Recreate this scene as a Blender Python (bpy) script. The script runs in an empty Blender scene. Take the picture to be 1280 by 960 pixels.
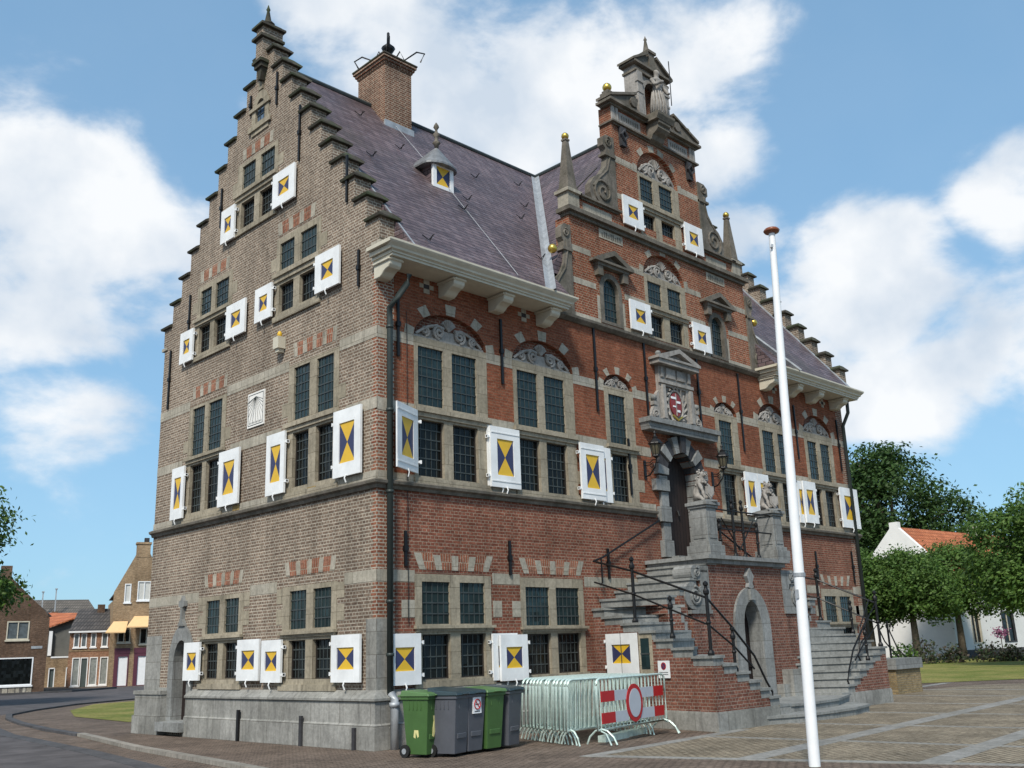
import bpy, bmesh, math, random
from math import sin, cos, pi, radians, sqrt, atan2, hypot
from mathutils import Vector, Matrix
from mathutils.geometry import tessellate_polygon
random.seed(7)
S = bpy.context.scene
# ------------------------------------------------------------------ camera
CP = Vector((-11.195, -14.9335, 1.65)); YAW, PIT, ROL = 0.785898, 0.263926, -0.035005
fw = Vector((cos(PIT)*cos(YAW), cos(PIT)*sin(YAW), sin(PIT)))
r0 = Vector((sin(YAW), -cos(YAW), 0)); u0 = r0.cross(fw)
rr = cos(ROL)*r0 + sin(ROL)*u0; uu = -sin(ROL)*r0 + cos(ROL)*u0
cam = bpy.data.objects.new('camera', bpy.data.cameras.new('camera')); S.collection.objects.link(cam)
cam.matrix_world = Matrix(((rr.x, uu.x, -fw.x, CP.x), (rr.y, uu.y, -fw.y, CP.y), (rr.z, uu.z, -fw.z, CP.z), (0, 0, 0, 1)))
cam.data.sensor_width = 36; cam.data.lens = 34.49; cam.data.clip_end = 3000
S.camera = cam
# ------------------------------------------------------------------ light
SUN = Vector((-0.62, -0.40, 0.78)).normalized()
sun = bpy.data.objects.new('sun', bpy.data.lights.new('sun', 'SUN')); S.collection.objects.link(sun)
sun.data.energy = 2.5; sun.data.angle = radians(10); sun.data.color = (1, .94, .84)
sun.rotation_euler = (-SUN).to_track_quat('-Z', 'Y').to_euler(); sun.location = (0, 0, 40)
W = bpy.data.worlds.new('World'); S.world = W; W.use_nodes = True
wn = W.node_tree.nodes; wl = W.node_tree.links; wn.clear()
def N(nodes, t, **k):
    n = nodes.new(t)
    for a, b in k.items(): setattr(n, a, b)
    return n
def build_world():
    sky = N(wn, 'ShaderNodeTexSky', sky_type='NISHITA', sun_disc=False)
    sky.sun_elevation = math.asin(SUN.z); sky.sun_rotation = atan2(SUN.x, SUN.y)
    sky.air_density = 1.0; sky.dust_density = 0.8; sky.ozone_density = 1.2; sky.altitude = 0
    tc = N(wn, 'ShaderNodeTexCoord'); sp = N(wn, 'ShaderNodeSeparateXYZ'); wl.new(tc.outputs['Generated'], sp.inputs[0])
    az = N(wn, 'ShaderNodeMath', operation='ARCTAN2'); wl.new(sp.outputs[1], az.inputs[0]); wl.new(sp.outputs[0], az.inputs[1])
    el = N(wn, 'ShaderNodeMath', operation='ARCSINE'); wl.new(sp.outputs[2], el.inputs[0])
    cb = N(wn, 'ShaderNodeCombineXYZ'); wl.new(az.outputs[0], cb.inputs[0]); wl.new(el.outputs[0], cb.inputs[1])
    blobs = [((.25, .875, .405), .18, .11), ((.345, .86, .375), .14, .09), ((.24, .89, .34), .20, .11), ((.42, .83, .34), .10, .07),
             ((.333, .92, .225), .10, .05),
             ((.554, .627, .56), .18, .13), ((.66, .55, .56), .18, .12), ((.60, .58, .50), .2, .09), ((.497, .653, .60), .14, .1), ((.72, .47, .56), .12, .08),
             ((.70, .50, .44), .12, .07),
             ((.875, .385, .33), .10, .08), ((.81, .50, .27), .12, .09), ((.895, .245, .38), .07, .06), ((.94, .27, .25), .12, .07), ((.86, .44, .21), .18, .05),
             ((.75, .46, .45), .06, .05), ((.78, .48, .38), .07, .04)]
    mx = None
    for d, a, b in blobs:
        d = Vector(d).normalized()
        sub = N(wn, 'ShaderNodeVectorMath', operation='SUBTRACT'); wl.new(cb.outputs[0], sub.inputs[0]); sub.inputs[1].default_value = (atan2(d.y, d.x), math.asin(d.z), 0)
        mul = N(wn, 'ShaderNodeVectorMath', operation='MULTIPLY'); wl.new(sub.outputs[0], mul.inputs[0]); mul.inputs[1].default_value = (1/a, 1/b, 0)
        ln = N(wn, 'ShaderNodeVectorMath', operation='LENGTH'); wl.new(mul.outputs[0], ln.inputs[0])
        mr = N(wn, 'ShaderNodeMapRange', interpolation_type='SMOOTHSTEP'); wl.new(ln.outputs['Value'], mr.inputs['Value'])
        mr.inputs['From Min'].default_value = 1.6; mr.inputs['From Max'].default_value = 0.2
        if mx is None: mx = mr.outputs[0]
        else:
            m = N(wn, 'ShaderNodeMath', operation='MAXIMUM'); wl.new(mx, m.inputs[0]); wl.new(mr.outputs[0], m.inputs[1]); mx = m.outputs[0]
    # clouds elsewhere round the sky (behind the viewer), added out of view to brighten the scene
    bk = N(wn, 'ShaderNodeMapRange'); wl.new(sp.outputs[0], bk.inputs['Value'])
    bk.inputs['From Min'].default_value = .05; bk.inputs['From Max'].default_value = -.3; bk.inputs['To Max'].default_value = .62
    m = N(wn, 'ShaderNodeMath', operation='MAXIMUM'); wl.new(mx, m.inputs[0]); wl.new(bk.outputs[0], m.inputs[1]); mx = m.outputs[0]
    no = N(wn, 'ShaderNodeTexNoise'); no.inputs['Scale'].default_value = 6.5; no.inputs['Detail'].default_value = 9; no.inputs['Roughness'].default_value = .56
    no.inputs['Distortion'].default_value = .15
    ms = N(wn, 'ShaderNodeMapping'); ms.inputs['Scale'].default_value = (1, 1, 1.7); wl.new(tc.outputs['Generated'], ms.inputs[0]); wl.new(ms.outputs[0], no.inputs['Vector'])
    a1 = N(wn, 'ShaderNodeMath', operation='MULTIPLY_ADD'); wl.new(no.outputs[0], a1.inputs[0]); a1.inputs[1].default_value = 2.5; a1.inputs[2].default_value = -1.46
    a2 = N(wn, 'ShaderNodeMath', operation='ADD'); wl.new(a1.outputs[0], a2.inputs[0]); wl.new(mx, a2.inputs[1])
    mk = N(wn, 'ShaderNodeMapRange', interpolation_type='SMOOTHERSTEP'); wl.new(a2.outputs[0], mk.inputs['Value'])
    mk.inputs['From Min'].default_value = .08; mk.inputs['From Max'].default_value = .80; mk.inputs['To Min'].default_value = 0.04; mk.inputs['To Max'].default_value = .97
    n2 = N(wn, 'ShaderNodeTexNoise'); n2.inputs['Scale'].default_value = 9; n2.inputs['Detail'].default_value = 5; wl.new(tc.outputs['Generated'], n2.inputs['Vector'])
    cr = N(wn, 'ShaderNodeValToRGB'); wl.new(n2.outputs[0], cr.inputs[0])
    cr.color_ramp.elements[0].position = .35; cr.color_ramp.elements[0].color = (.64, .73, .84, 1)
    cr.color_ramp.elements[1].position = .62; cr.color_ramp.elements[1].color = (.98, 1.0, 1.02, 1)
    gm = N(wn, 'ShaderNodeGamma'); gm.inputs[1].default_value = .42; wl.new(sky.outputs[0], gm.inputs[0])
    tn = N(wn, 'ShaderNodeVectorMath', operation='MULTIPLY'); wl.new(gm.outputs[0], tn.inputs[0]); tn.inputs[1].default_value = (.84, 1.34, 1.72)
    b1 = N(wn, 'ShaderNodeBackground'); wl.new(tn.outputs[0], b1.inputs[0]); b1.inputs[1].default_value = .15
    b2 = N(wn, 'ShaderNodeBackground'); wl.new(cr.outputs[0], b2.inputs[0]); b2.inputs[1].default_value = .62
    mi = N(wn, 'ShaderNodeMixShader'); wl.new(mk.outputs[0], mi.inputs[0]); wl.new(b1.outputs[0], mi.inputs[1]); wl.new(b2.outputs[0], mi.inputs[2])
    o = N(wn, 'ShaderNodeOutputWorld'); wl.new(mi.outputs[0], o.inputs[0])
build_world()
S.view_settings.view_transform = 'Standard'; S.view_settings.look = 'None'; S.view_settings.exposure = 0.68; S.view_settings.gamma = 1
S.view_settings.use_curve_mapping = False
S.cycles.max_bounces = 5; S.cycles.use_denoising = True; S.cycles.transparent_max_bounces = 6
# ------------------------------------------------------------------ materials
def mat(name, rough=.8, metal=0.0, spec=.3):
    m = bpy.data.materials.new(name); m.use_nodes = True
    b = m.node_tree.nodes['Principled BSDF']
    b.inputs['Roughness'].default_value = rough; b.inputs['Metallic'].default_value = metal
    b.inputs['Specular IOR Level'].default_value = spec
    return m, m.node_tree.nodes, m.node_tree.links, b
def facade_uv(n, l):
    tc = N(n, 'ShaderNodeTexCoord'); sp = N(n, 'ShaderNodeSeparateXYZ'); l.new(tc.outputs['Object'], sp.inputs[0])
    sn = N(n, 'ShaderNodeSeparateXYZ'); l.new(tc.outputs['Normal'], sn.inputs[0])
    ab = N(n, 'ShaderNodeMath', operation='ABSOLUTE'); l.new(sn.outputs[0], ab.inputs[0])
    gt = N(n, 'ShaderNodeMath', operation='GREATER_THAN'); l.new(ab.outputs[0], gt.inputs[0]); gt.inputs[1].default_value = .6
    mx = N(n, 'ShaderNodeMix'); l.new(gt.outputs[0], mx.inputs[0]); l.new(sp.outputs[0], mx.inputs[2]); l.new(sp.outputs[1], mx.inputs[3])
    cb = N(n, 'ShaderNodeCombineXYZ'); l.new(mx.outputs[0], cb.inputs[0]); l.new(sp.outputs[2], cb.inputs[1])
    return tc, sp, cb, gt
def rgb(c): return (c[0], c[1], c[2], 1)
def noise(n, l, src, scale, detail=4, rough=.6, lo=.35, hi=.65, a=.7, b=1.15, stretch=None):
    no = N(n, 'ShaderNodeTexNoise'); no.inputs['Scale'].default_value = scale; no.inputs['Detail'].default_value = detail; no.inputs['Roughness'].default_value = rough
    if stretch:
        mp = N(n, 'ShaderNodeMapping'); mp.inputs['Scale'].default_value = stretch; l.new(src, mp.inputs[0]); src = mp.outputs[0]
    l.new(src, no.inputs['Vector'])
    mr = N(n, 'ShaderNodeMapRange'); l.new(no.outputs[0], mr.inputs['Value'])
    mr.inputs['From Min'].default_value = lo; mr.inputs['From Max'].default_value = hi; mr.inputs['To Min'].default_value = a; mr.inputs['To Max'].default_value = b
    return mr.outputs[0]
def mulc(n, l, col, fac):
    m = N(n, 'ShaderNodeVectorMath', operation='SCALE'); l.new(col, m.inputs[0]); l.new(fac, m.inputs['Scale']); return m.outputs[0]
def mixc(n, l, f, a, b):
    m = N(n, 'ShaderNodeMix', data_type='RGBA')
    if isinstance(f, float): m.inputs[0].default_value = f
    else: l.new(f, m.inputs[0])
    for i, x in ((6, a), (7, b)):
        if isinstance(x, tuple): m.inputs[i].default_value = rgb(x)
        else: l.new(x, m.inputs[i])
    return m.outputs[2]
def bump(n, l, b, h, d=.01, s=.6):
    bp = N(n, 'ShaderNodeBump'); bp.inputs['Distance'].default_value = d; bp.inputs['Strength'].default_value = s; l.new(h, bp.inputs['Height']); l.new(bp.outputs[0], b.inputs['Normal'])
def brick(name, c1, c2, mort, bw=.21, rh=.0655, ms=.010, squash=.5, stain=(.66, 1.2), corner=None, patch=None):
    m, n, l, b = mat(name, .92, 0, .15)
    tc, sp, cb, gt = facade_uv(n, l)
    # slight irregularity of the courses
    br = N(n, 'ShaderNodeTexBrick'); l.new(cb.outputs[0], br.inputs['Vector'])
    br.offset = .5; br.squash = squash; br.squash_frequency = 2
    br.inputs['Scale'].default_value = 1; br.inputs['Brick Width'].default_value = bw; br.inputs['Row Height'].default_value = rh
    br.inputs['Mortar Size'].default_value = ms; br.inputs['Mortar Smooth'].default_value = .25; br.inputs['Bias'].default_value = 0
    br.inputs['Color1'].default_value = rgb(c1); br.inputs['Color2'].default_value = rgb(c2); br.inputs['Mortar'].default_value = rgb(mort)
    col = br.outputs['Color']
    if corner:
        b2 = N(n, 'ShaderNodeTexBrick'); l.new(cb.outputs[0], b2.inputs['Vector']); b2.offset = .5; b2.squash = squash; b2.squash_frequency = 2
        for k in ('Scale', 'Brick Width', 'Row Height', 'Mortar Size', 'Mortar Smooth', 'Bias'): b2.inputs[k].default_value = br.inputs[k].default_value
        b2.inputs['Color1'].default_value = rgb(corner[0]); b2.inputs['Color2'].default_value = rgb(corner[1]); b2.inputs['Mortar'].default_value = rgb(mort)
        rw = N(n, 'ShaderNodeMath', operation='PINGPONG'); l.new(sp.outputs[2], rw.inputs[0]); rw.inputs[1].default_value = .131
        th = N(n, 'ShaderNodeMath', operation='MULTIPLY_ADD'); l.new(rw.outputs[0], th.inputs[0]); lz = N(n, 'ShaderNodeMath', operation='LESS_THAN'); l.new(sp.outputs[2], lz.inputs[0]); lz.inputs[1].default_value = 9.4; th.inputs[1].default_value = 1.1; th.inputs[2].default_value = .07
        lt = N(n, 'ShaderNodeMath', operation='LESS_THAN'); l.new(sp.outputs[1], lt.inputs[0]); l.new(th.outputs[0], lt.inputs[1])
        la = N(n, 'ShaderNodeMath', operation='MULTIPLY'); l.new(lt.outputs[0], la.inputs[0]); l.new(lz.outputs[0], la.inputs[1]); col = mixc(n, l, la.outputs[0], col, b2.outputs['Color'])
    f1 = noise(n, l, tc.outputs['Object'], .55, 6, .62, .3, .7, stain[0], stain[1])
    col = mulc(n, l, col, f1)
    col = mulc(n, l, col, noise(n, l, tc.outputs['Object'], 1.1, 5, .65, .5, .74, 1.0, .70, (1.6, 1.6, .22)))
    f2 = noise(n, l, cb.outputs[0], 5.5, 2, .6, .3, .7, .72, 1.28, (1, 3, 1))
    col = mulc(n, l, col, f2)
    f3 = noise(n, l, tc.outputs['Object'], 42, 2, .6, .3, .7, .72, 1.3)
    col = mulc(n, l, col, f3)
    if patch:
        pf = noise(n, l, tc.outputs['Object'], .4, 3, .6, .52, .62, 0.0, patch[1])
        col = mixc(n, l, pf, col, patch[0])
    l.new(col, b.inputs['Base Color'])
    inv = N(n, 'ShaderNodeMath', operation='SUBTRACT'); inv.inputs[0].default_value = 1; l.new(br.outputs['Fac'], inv.inputs[1])
    bump(n, l, b, inv.outputs[0], .012, .8)
    return m
def stone(name, c, var=(.65, 1.2), joint=.75, rough=.85, moss=None, scale=1.3):
    m, n, l, b = mat(name, rough, 0, .2)
    tc, sp, cb, gt = facade_uv(n, l)
    a = noise(n, l, tc.outputs['Object'], scale, 6, .65, .3, .7, var[0], var[1])
    rgbn = N(n, 'ShaderNodeRGB'); rgbn.outputs[0].default_value = rgb(c)
    col = mulc(n, l, rgbn.outputs[0], a)
    col = mulc(n, l, col, noise(n, l, tc.outputs['Object'], 14, 5, .7, .3, .7, .78, 1.2))
    st = noise(n, l, tc.outputs['Object'], 2.2, 4, .6, .5, .75, 1.0, .62, (3.5, 3.5, .35))
    col = mulc(n, l, col, st)
    if joint:
        br = N(n, 'ShaderNodeTexBrick'); l.new(cb.outputs[0], br.inputs['Vector']); br.offset = .4
        br.inputs['Scale'].default_value = 1; br.inputs['Brick Width'].default_value = joint; br.inputs['Row Height'].default_value = .41; br.inputs['Mortar Size'].default_value = .006; br.inputs['Bias'].default_value = 0
        br.inputs['Color1'].default_value = (1, 1, 1, 1); br.inputs['Color2'].default_value = (.82, .82, .8, 1); br.inputs['Mortar'].default_value = (.5, .48, .45, 1)
        mm = N(n, 'ShaderNodeVectorMath', operation='MULTIPLY'); l.new(col, mm.inputs[0]); l.new(br.outputs['Color'], mm.inputs[1]); col = mm.outputs[0]
    if moss:
        col = mixc(n, l, noise(n, l, tc.outputs['Object'], 3, 5, .65, .42, .62, 0, moss[1]), col, moss[0])
    l.new(col, b.inputs['Base Color'])
    no = N(n, 'ShaderNodeTexNoise'); no.inputs['Scale'].default_value = 25; no.inputs['Detail'].default_value = 4; l.new(tc.outputs['Object'], no.inputs['Vector'])
    bump(n, l, b, no.outputs[0], .012, .35)
    return m
def plain(name, c, rough=.6, metal=0, var=.12, spec=.4, scale=4):
    m, n, l, b = mat(name, rough, metal, spec)
    tc = N(n, 'ShaderNodeTexCoord'); rgbn = N(n, 'ShaderNodeRGB'); rgbn.outputs[0].default_value = rgb(c)
    col = mulc(n, l, rgbn.outputs[0], noise(n, l, tc.outputs['Object'], scale, 5, .65, .3, .7, 1-var, 1+var))
    l.new(col, b.inputs['Base Color'])
    return m
M = {}
M['bside'] = brick('grey brown brick', (.150, .105, .078), (.225, .165, .122), (.40, .35, .285), bw=.2, ms=.0125, corner=((.20, .07, .042), (.29, .12, .07)), stain=(.72, 1.18))
M['bfront'] = brick('orange red brick', (.212, .068, .038), (.275, .096, .052), (.27, .16, .105), ms=.006, stain=(.68, 1.18))
M['blow'] = brick('dark red brick', (.165, .056, .037), (.24, .086, .054), (.29, .205, .15), ms=.009, stain=(.62, 1.25), patch=((.075, .045, .04), .45))
M['bgable'] = brick('red gable brick', (.215, .064, .036), (.30, .096, .052), (.36, .26, .18), ms=.0095, stain=(.66, 1.2))
M['bstair'] = brick('purple red brick', (.150, .058, .043), (.22, .092, .064), (.27, .205, .165), ms=.009, stain=(.62, 1.2))
M['bchim'] = brick('chimney brick', (.13, .062, .042), (.20, .092, .058), (.36, .29, .22), ms=.012)
M['bhead'] = brick('soldier brick', (.24, .085, .05), (.32, .12, .07), (.36, .27, .2), bw=.066, rh=.21, ms=.011, squash=1)
M['stone'] = stone('sandstone', (.41, .375, .31), var=(.75, 1.15))
M['stonej'] = stone('sandstone frame', (.36, .315, .24), joint=.9, var=(.72, 1.15))
M['carve'] = stone('carved stone', (.33, .31, .285), joint=0, var=(.7, 1.15))
M['dstone'] = stone('weathered stone', (.175, .155, .13), joint=0, var=(.6, 1.3), moss=((.055, .055, .035), .4))
M['cap'] = stone('mossy cap stone', (.062, .055, .045), joint=0, var=(.6, 1.5), moss=((.05, .075, .03), .55))
M['blue'] = stone('bluestone', (.25, .255, .25), joint=.8, var=(.75, 1.2))
M['bluep'] = stone('bluestone plinth', (.30, .295, .275), joint=.95, var=(.62, 1.25), scale=1.0)
M['bdark'] = stone('dark bluestone', (.055, .055, .06), joint=0)
M['tread'] = stone('stair stone', (.24, .245, .235), joint=0, var=(.75, 1.15))
M['cream'] = plain('cream painted wood', (.54, .50, .40), .5, var=.10)
M['white'] = plain('white paint', (.80, .81, .82), .45, var=.05)
M['shw'] = plain('weathered white shutter paint', (.76, .77, .77), .5, var=.11, scale=2.5)
M['yellow'] = plain('yellow paint', (.68, .42, .03), .45, var=.06)
M['navy'] = plain('navy paint', (.035, .04, .10), .45, var=.1)
M['wood'] = plain('dark window wood', (.03, .025, .022), .5)
M['lead'] = plain('lead came', (.045, .055, .055), .5, var=.3)
M['iron'] = plain('black iron', (.012, .012, .013), .45, .3)
M['pipe'] = plain('grey green downpipe', (.030, .040, .038), .45)
M['gold'] = plain('gilding', (.62, .43, .09), .3, .85, var=.1)
M['door'] = None
def glass_m(name, c, var=.5, spec=.3):
    m, n, l, b = mat(name, .14, 0, spec)
    tc, sp, cb, gt = facade_uv(n, l)
    br = N(n, 'ShaderNodeTexBrick'); l.new(cb.outputs[0], br.inputs['Vector']); br.offset = 0
    br.inputs['Scale'].default_value = 1; br.inputs['Brick Width'].default_value = .135; br.inputs['Row Height'].default_value = .2; br.inputs['Mortar Size'].default_value = 0
    br.inputs['Color1'].default_value = rgb(c); br.inputs['Color2'].default_value = rgb([x*(1-var) for x in c]); br.inputs['Bias'].default_value = 0
    l.new(br.outputs['Color'], b.inputs['Base Color'])
    sc = N(n, 'ShaderNodeVectorMath', operation='MULTIPLY'); l.new(cb.outputs[0], sc.inputs[0]); sc.inputs[1].default_value = (1/.135, 1/.2, 0)
    fl = N(n, 'ShaderNodeVectorMath', operation='FLOOR'); l.new(sc.outputs[0], fl.inputs[0])
    wn_ = N(n, 'ShaderNodeTexWhiteNoise'); wn_.noise_dimensions = '3D'; l.new(fl.outputs[0], wn_.inputs['Vector'])
    oi = N(n, 'ShaderNodeObjectInfo'); w2 = N(n, 'ShaderNodeTexWhiteNoise'); w2.noise_dimensions = '1D'; l.new(oi.outputs['Random'], w2.inputs['W'])
    t1 = N(n, 'ShaderNodeVectorMath', operation='MULTIPLY_ADD'); l.new(wn_.outputs['Color'], t1.inputs[0]); t1.inputs[1].default_value = (.11,)*3; t1.inputs[2].default_value = (-.055,)*3
    t2 = N(n, 'ShaderNodeVectorMath', operation='MULTIPLY_ADD'); l.new(w2.outputs['Color'], t2.inputs[0]); t2.inputs[1].default_value = (.16,)*3; t2.inputs[2].default_value = (-.08,)*3
    ge = N(n, 'ShaderNodeNewGeometry'); s1 = N(n, 'ShaderNodeVectorMath', operation='ADD'); l.new(t1.outputs[0], s1.inputs[0]); l.new(t2.outputs[0], s1.inputs[1])
    s2 = N(n, 'ShaderNodeVectorMath', operation='ADD'); l.new(s1.outputs[0], s2.inputs[0]); l.new(ge.outputs['Normal'], s2.inputs[1]); nm = N(n, 'ShaderNodeVectorMath', operation='NORMALIZE'); l.new(s2.outputs[0], nm.inputs[0]); l.new(nm.outputs[0], b.inputs['Normal'])
    return m
M['glass'] = glass_m('leaded glass', (.022, .042, .045))
M['glassd'] = glass_m('dark glass', (.008, .010, .010), spec=.2)
M['glassb'] = glass_m('blue glass', (.10, .16, .24))
def slate():
    m, n, l, b = mat('purple slate', .5, 0, .4)
    tc = N(n, 'ShaderNodeTexCoord'); sp = N(n, 'ShaderNodeSeparateXYZ'); l.new(tc.outputs['Object'], sp.inputs[0])
    ad = N(n, 'ShaderNodeMath', operation='MULTIPLY'); l.new(sp.outputs[2], ad.inputs[0]); ad.inputs[1].default_value = 1.27
    xy = N(n, 'ShaderNodeMath', operation='ADD'); l.new(sp.outputs[0], xy.inputs[0]); l.new(sp.outputs[1], xy.inputs[1])
    cb = N(n, 'ShaderNodeCombineXYZ'); l.new(xy.outputs[0], cb.inputs[0]); l.new(ad.outputs[0], cb.inputs[1])
    br = N(n, 'ShaderNodeTexBrick'); l.new(cb.outputs[0], br.inputs['Vector']); br.offset = .5
    br.inputs['Scale'].default_value = 1; br.inputs['Brick Width'].default_value = .26; br.inputs['Row Height'].default_value = .15; br.inputs['Mortar Size'].default_value = .014; br.inputs['Mortar Smooth'].default_value = .6
    br.inputs['Color1'].default_value = (.078, .052, .056, 1); br.inputs['Color2'].default_value = (.145, .104, .108, 1); br.inputs['Mortar'].default_value = (.026, .02, .024, 1); br.inputs['Bias'].default_value = 0
    col = mulc(n, l, br.outputs['Color'], noise(n, l, tc.outputs['Object'], .5, 5, .6, .3, .7, .72, 1.3))
    f = noise(n, l, cb.outputs[0], 2.4, 3, .75, .57, .68, 0, .6, (1, 6, 1))
    col = mixc(n, l, f, col, (.26, .24, .28))
    f = noise(n, l, tc.outputs['Object'], .35, 3, .6, .55, .7, 0, .45)
    col = mixc(n, l, f, col, (.075, .062, .045))
    l.new(col, b.inputs['Base Color'])
    inv = N(n, 'ShaderNodeMath', operation='SUBTRACT'); inv.inputs[0].default_value = 1; l.new(br.outputs['Fac'], inv.inputs[1])
    bump(n, l, b, inv.outputs[0], .02, .8)
    return m
M['slate'] = slate()
M['zinc'] = plain('zinc sheet', (.36, .38, .40), .5, .3, var=.25)
def planks():
    m, n, l, b = mat('dark plank door', .6)
    tc, sp, cb, gt = facade_uv(n, l)
    br = N(n, 'ShaderNodeTexBrick'); l.new(cb.outputs[0], br.inputs['Vector']); br.offset = 0
    br.inputs['Scale'].default_value = 1; br.inputs['Brick Width'].default_value = .13; br.inputs['Row Height'].default_value = 20; br.inputs['Mortar Size'].default_value = .008
    br.inputs['Color1'].default_value = (.022, .015, .014, 1); br.inputs['Color2'].default_value = (.03, .02, .018, 1); br.inputs['Mortar'].default_value = (.006, .005, .005, 1)
    l.new(br.outputs['Color'], b.inputs['Base Color']); inv = N(n, 'ShaderNodeMath', operation='SUBTRACT'); inv.inputs[0].default_value = 1; l.new(br.outputs['Fac'], inv.inputs[1]); bump(n, l, b, inv.outputs[0], .02, .8)
    return m
M['door'] = planks()
# ------------------------------------------------------------------ mesh helpers
IDT = lambda u, v, w: (u, v, w)
FR = lambda u, v, w: (u, -w, v)            # front facade: u = x, v = z, w = outwards
LE = lambda u, v, w: (-w, u, v)            # gable side facade: u = y
def off(T, du=0, dv=0, dw=0): return lambda u, v, w: T(u+du, v+dv, w+dw)
class MB:
    def __init__(s, T=IDT): s.v = []; s.f = []; s.m = []; s.T = T; s.k = 0
    def add(s, vs, fs, T=None):
        T = T or s.T; o = len(s.v)
        s.v += [T(*p) for p in vs]; s.f += [[o+i for i in f] for f in fs]; s.m += [s.k]*len(fs); return s
    def box(s, a, b, c, d, e, f):
        return s.add([(a, c, e), (b, c, e), (b, d, e), (a, d, e), (a, c, f), (b, c, f), (b, d, f), (a, d, f)],
                     [(0, 3, 2, 1), (4, 5, 6, 7), (0, 1, 5, 4), (1, 2, 6, 5), (2, 3, 7, 6), (3, 0, 4, 7)])
    def prism(s, poly, e, f, holes=()):
        loops = [list(poly)] + [list(h) for h in holes]
        tris = tessellate_polygon([[Vector((x, y, 0)) for x, y in lp] for lp in loops])
        pts = [p for lp in loops for p in lp]; n = len(pts)
        vs = [(x, y, e) for x, y in pts] + [(x, y, f) for x, y in pts]
        fs = [tuple(t) for t in tris] + [tuple(i+n for i in t) for t in tris]
        o = 0
        for lp in loops:
            k = len(lp)
            for i in range(k):
                j = (i+1) % k; fs.append((o+i, o+j, o+j+n, o+i+n))
            o += k
        return s.add(vs, fs)
    def tube(s, pts, r, n=6, close=False, cap=True):
        P = [Vector(p) for p in pts]; m = len(P); vs = []; fs = []
        rs = r if isinstance(r, (list, tuple)) else [r]*m
        for i in range(m):
            a = P[(i-1) % m] if (i > 0 or close) else P[i]; b = P[(i+1) % m] if (i < m-1 or close) else P[i]
            t = (b-a).normalized()
            ref = Vector((0, 0, 1)) if abs(t.z) < .9 else Vector((1, 0, 0))
            x = t.cross(ref).normalized(); y = t.cross(x)
            for k in range(n):
                q = P[i] + rs[i]*(cos(2*pi*k/n)*x + sin(2*pi*k/n)*y); vs.append(tuple(q))
        for i in range(m if close else m-1):
            j = (i+1) % m
            for k in range(n): fs.append((i*n+k, i*n+(k+1) % n, j*n+(k+1) % n, j*n+k))
        if cap and not close: fs += [tuple(range(n))[::-1], tuple((m-1)*n+k for k in range(n))]
        return s.add(vs, fs)
    def lathe(s, prof, c=(0, 0, 0), n=12, ax=2):
        vs = []; fs = []
        for r, z in prof:
            for k in range(n):
                p = [cos(2*pi*k/n)*r, sin(2*pi*k/n)*r, z]
                if ax == 1: p = [p[0], p[2], p[1]]
                vs.append((c[0]+p[0], c[1]+p[1], c[2]+p[2]))
        m = len(prof)
        for i in range(m-1):
            for k in range(n): fs.append((i*n+k, i*n+(k+1) % n, (i+1)*n+(k+1) % n, (i+1)*n+k))
        fs += [tuple(range(n))[::-1], tuple((m-1)*n+k for k in range(n))]
        return s.add(vs, fs)
    def ball(s, c, r, n=12, sc=(1, 1, 1)):
        vs = []; fs = []; h = n//2
        for i in range(h+1):
            a = pi*i/h
            for k in range(n): vs.append((c[0]+r*sc[0]*sin(a)*cos(2*pi*k/n), c[1]+r*sc[1]*sin(a)*sin(2*pi*k/n), c[2]-r*sc[2]*cos(a)))
        for i in range(h):
            for k in range(n): fs.append((i*n+k, i*n+(k+1) % n, (i+1)*n+(k+1) % n, (i+1)*n+k))
        return s.add(vs, fs)
    def build(s, name, mats, parent=None, loc=(0, 0, 0), smooth=False, bevel=0, label=None):
        me = bpy.data.meshes.new(name)
        bm = bmesh.new(); L = Vector(loc)
        V = [bm.verts.new(Vector(p)-L) for p in s.v]
        for f, k in zip(s.f, s.m):
            try: q = bm.faces.new([V[i] for i in f]); q.material_index = k; q.smooth = smooth
            except ValueError: pass
        bmesh.ops.remove_doubles(bm, verts=bm.verts, dist=1e-5)
        bmesh.ops.recalc_face_normals(bm, faces=bm.faces)
        if bevel:
            ed = [e for e in bm.edges if len(e.link_faces) == 2 and e.calc_face_angle(0) > .6]
            bmesh.ops.bevel(bm, geom=ed, offset=bevel, segments=1, affect='EDGES', clamp_overlap=True)
        bm.to_mesh(me); bm.free()
        for m in (mats if isinstance(mats, (list, tuple)) else [mats]): me.materials.append(M[m] if isinstance(m, str) else m)
        o = bpy.data.objects.new(name, me); S.collection.objects.link(o)
        if parent: o.parent = parent
        else: o.location = loc
        if label: o['label'] = label
        return o
def tag(o, label=None, cat=None, group=None, kind=None):
    for k, v in (('label', label), ('category', cat), ('group', group), ('kind', kind)):
        if v: o[k] = v
    return o
def empty(name, loc, label, cat, group=None, rz=0):
    o = bpy.data.objects.new(name, None); S.collection.objects.link(o); o.location = loc; o.rotation_euler = (0, 0, rz)
    o.empty_display_size = .3
    return tag(o, label, cat, group)
def copy_tree(o, parent=None):
    c = o.copy(); S.collection.objects.link(c); c.parent = parent
    for ch in list(o.children): copy_tree(ch, c)
    return c
def arc(cx, cy, r, a0, a1, n, ry=None):
    ry = ry or r
    return [(cx + r*cos(radians(a0+(a1-a0)*i/n)), cy + ry*sin(radians(a0+(a1-a0)*i/n))) for i in range(n+1)]
def rect(a, b, c, d): return [(a, c), (b, c), (b, d), (a, d)]
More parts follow.
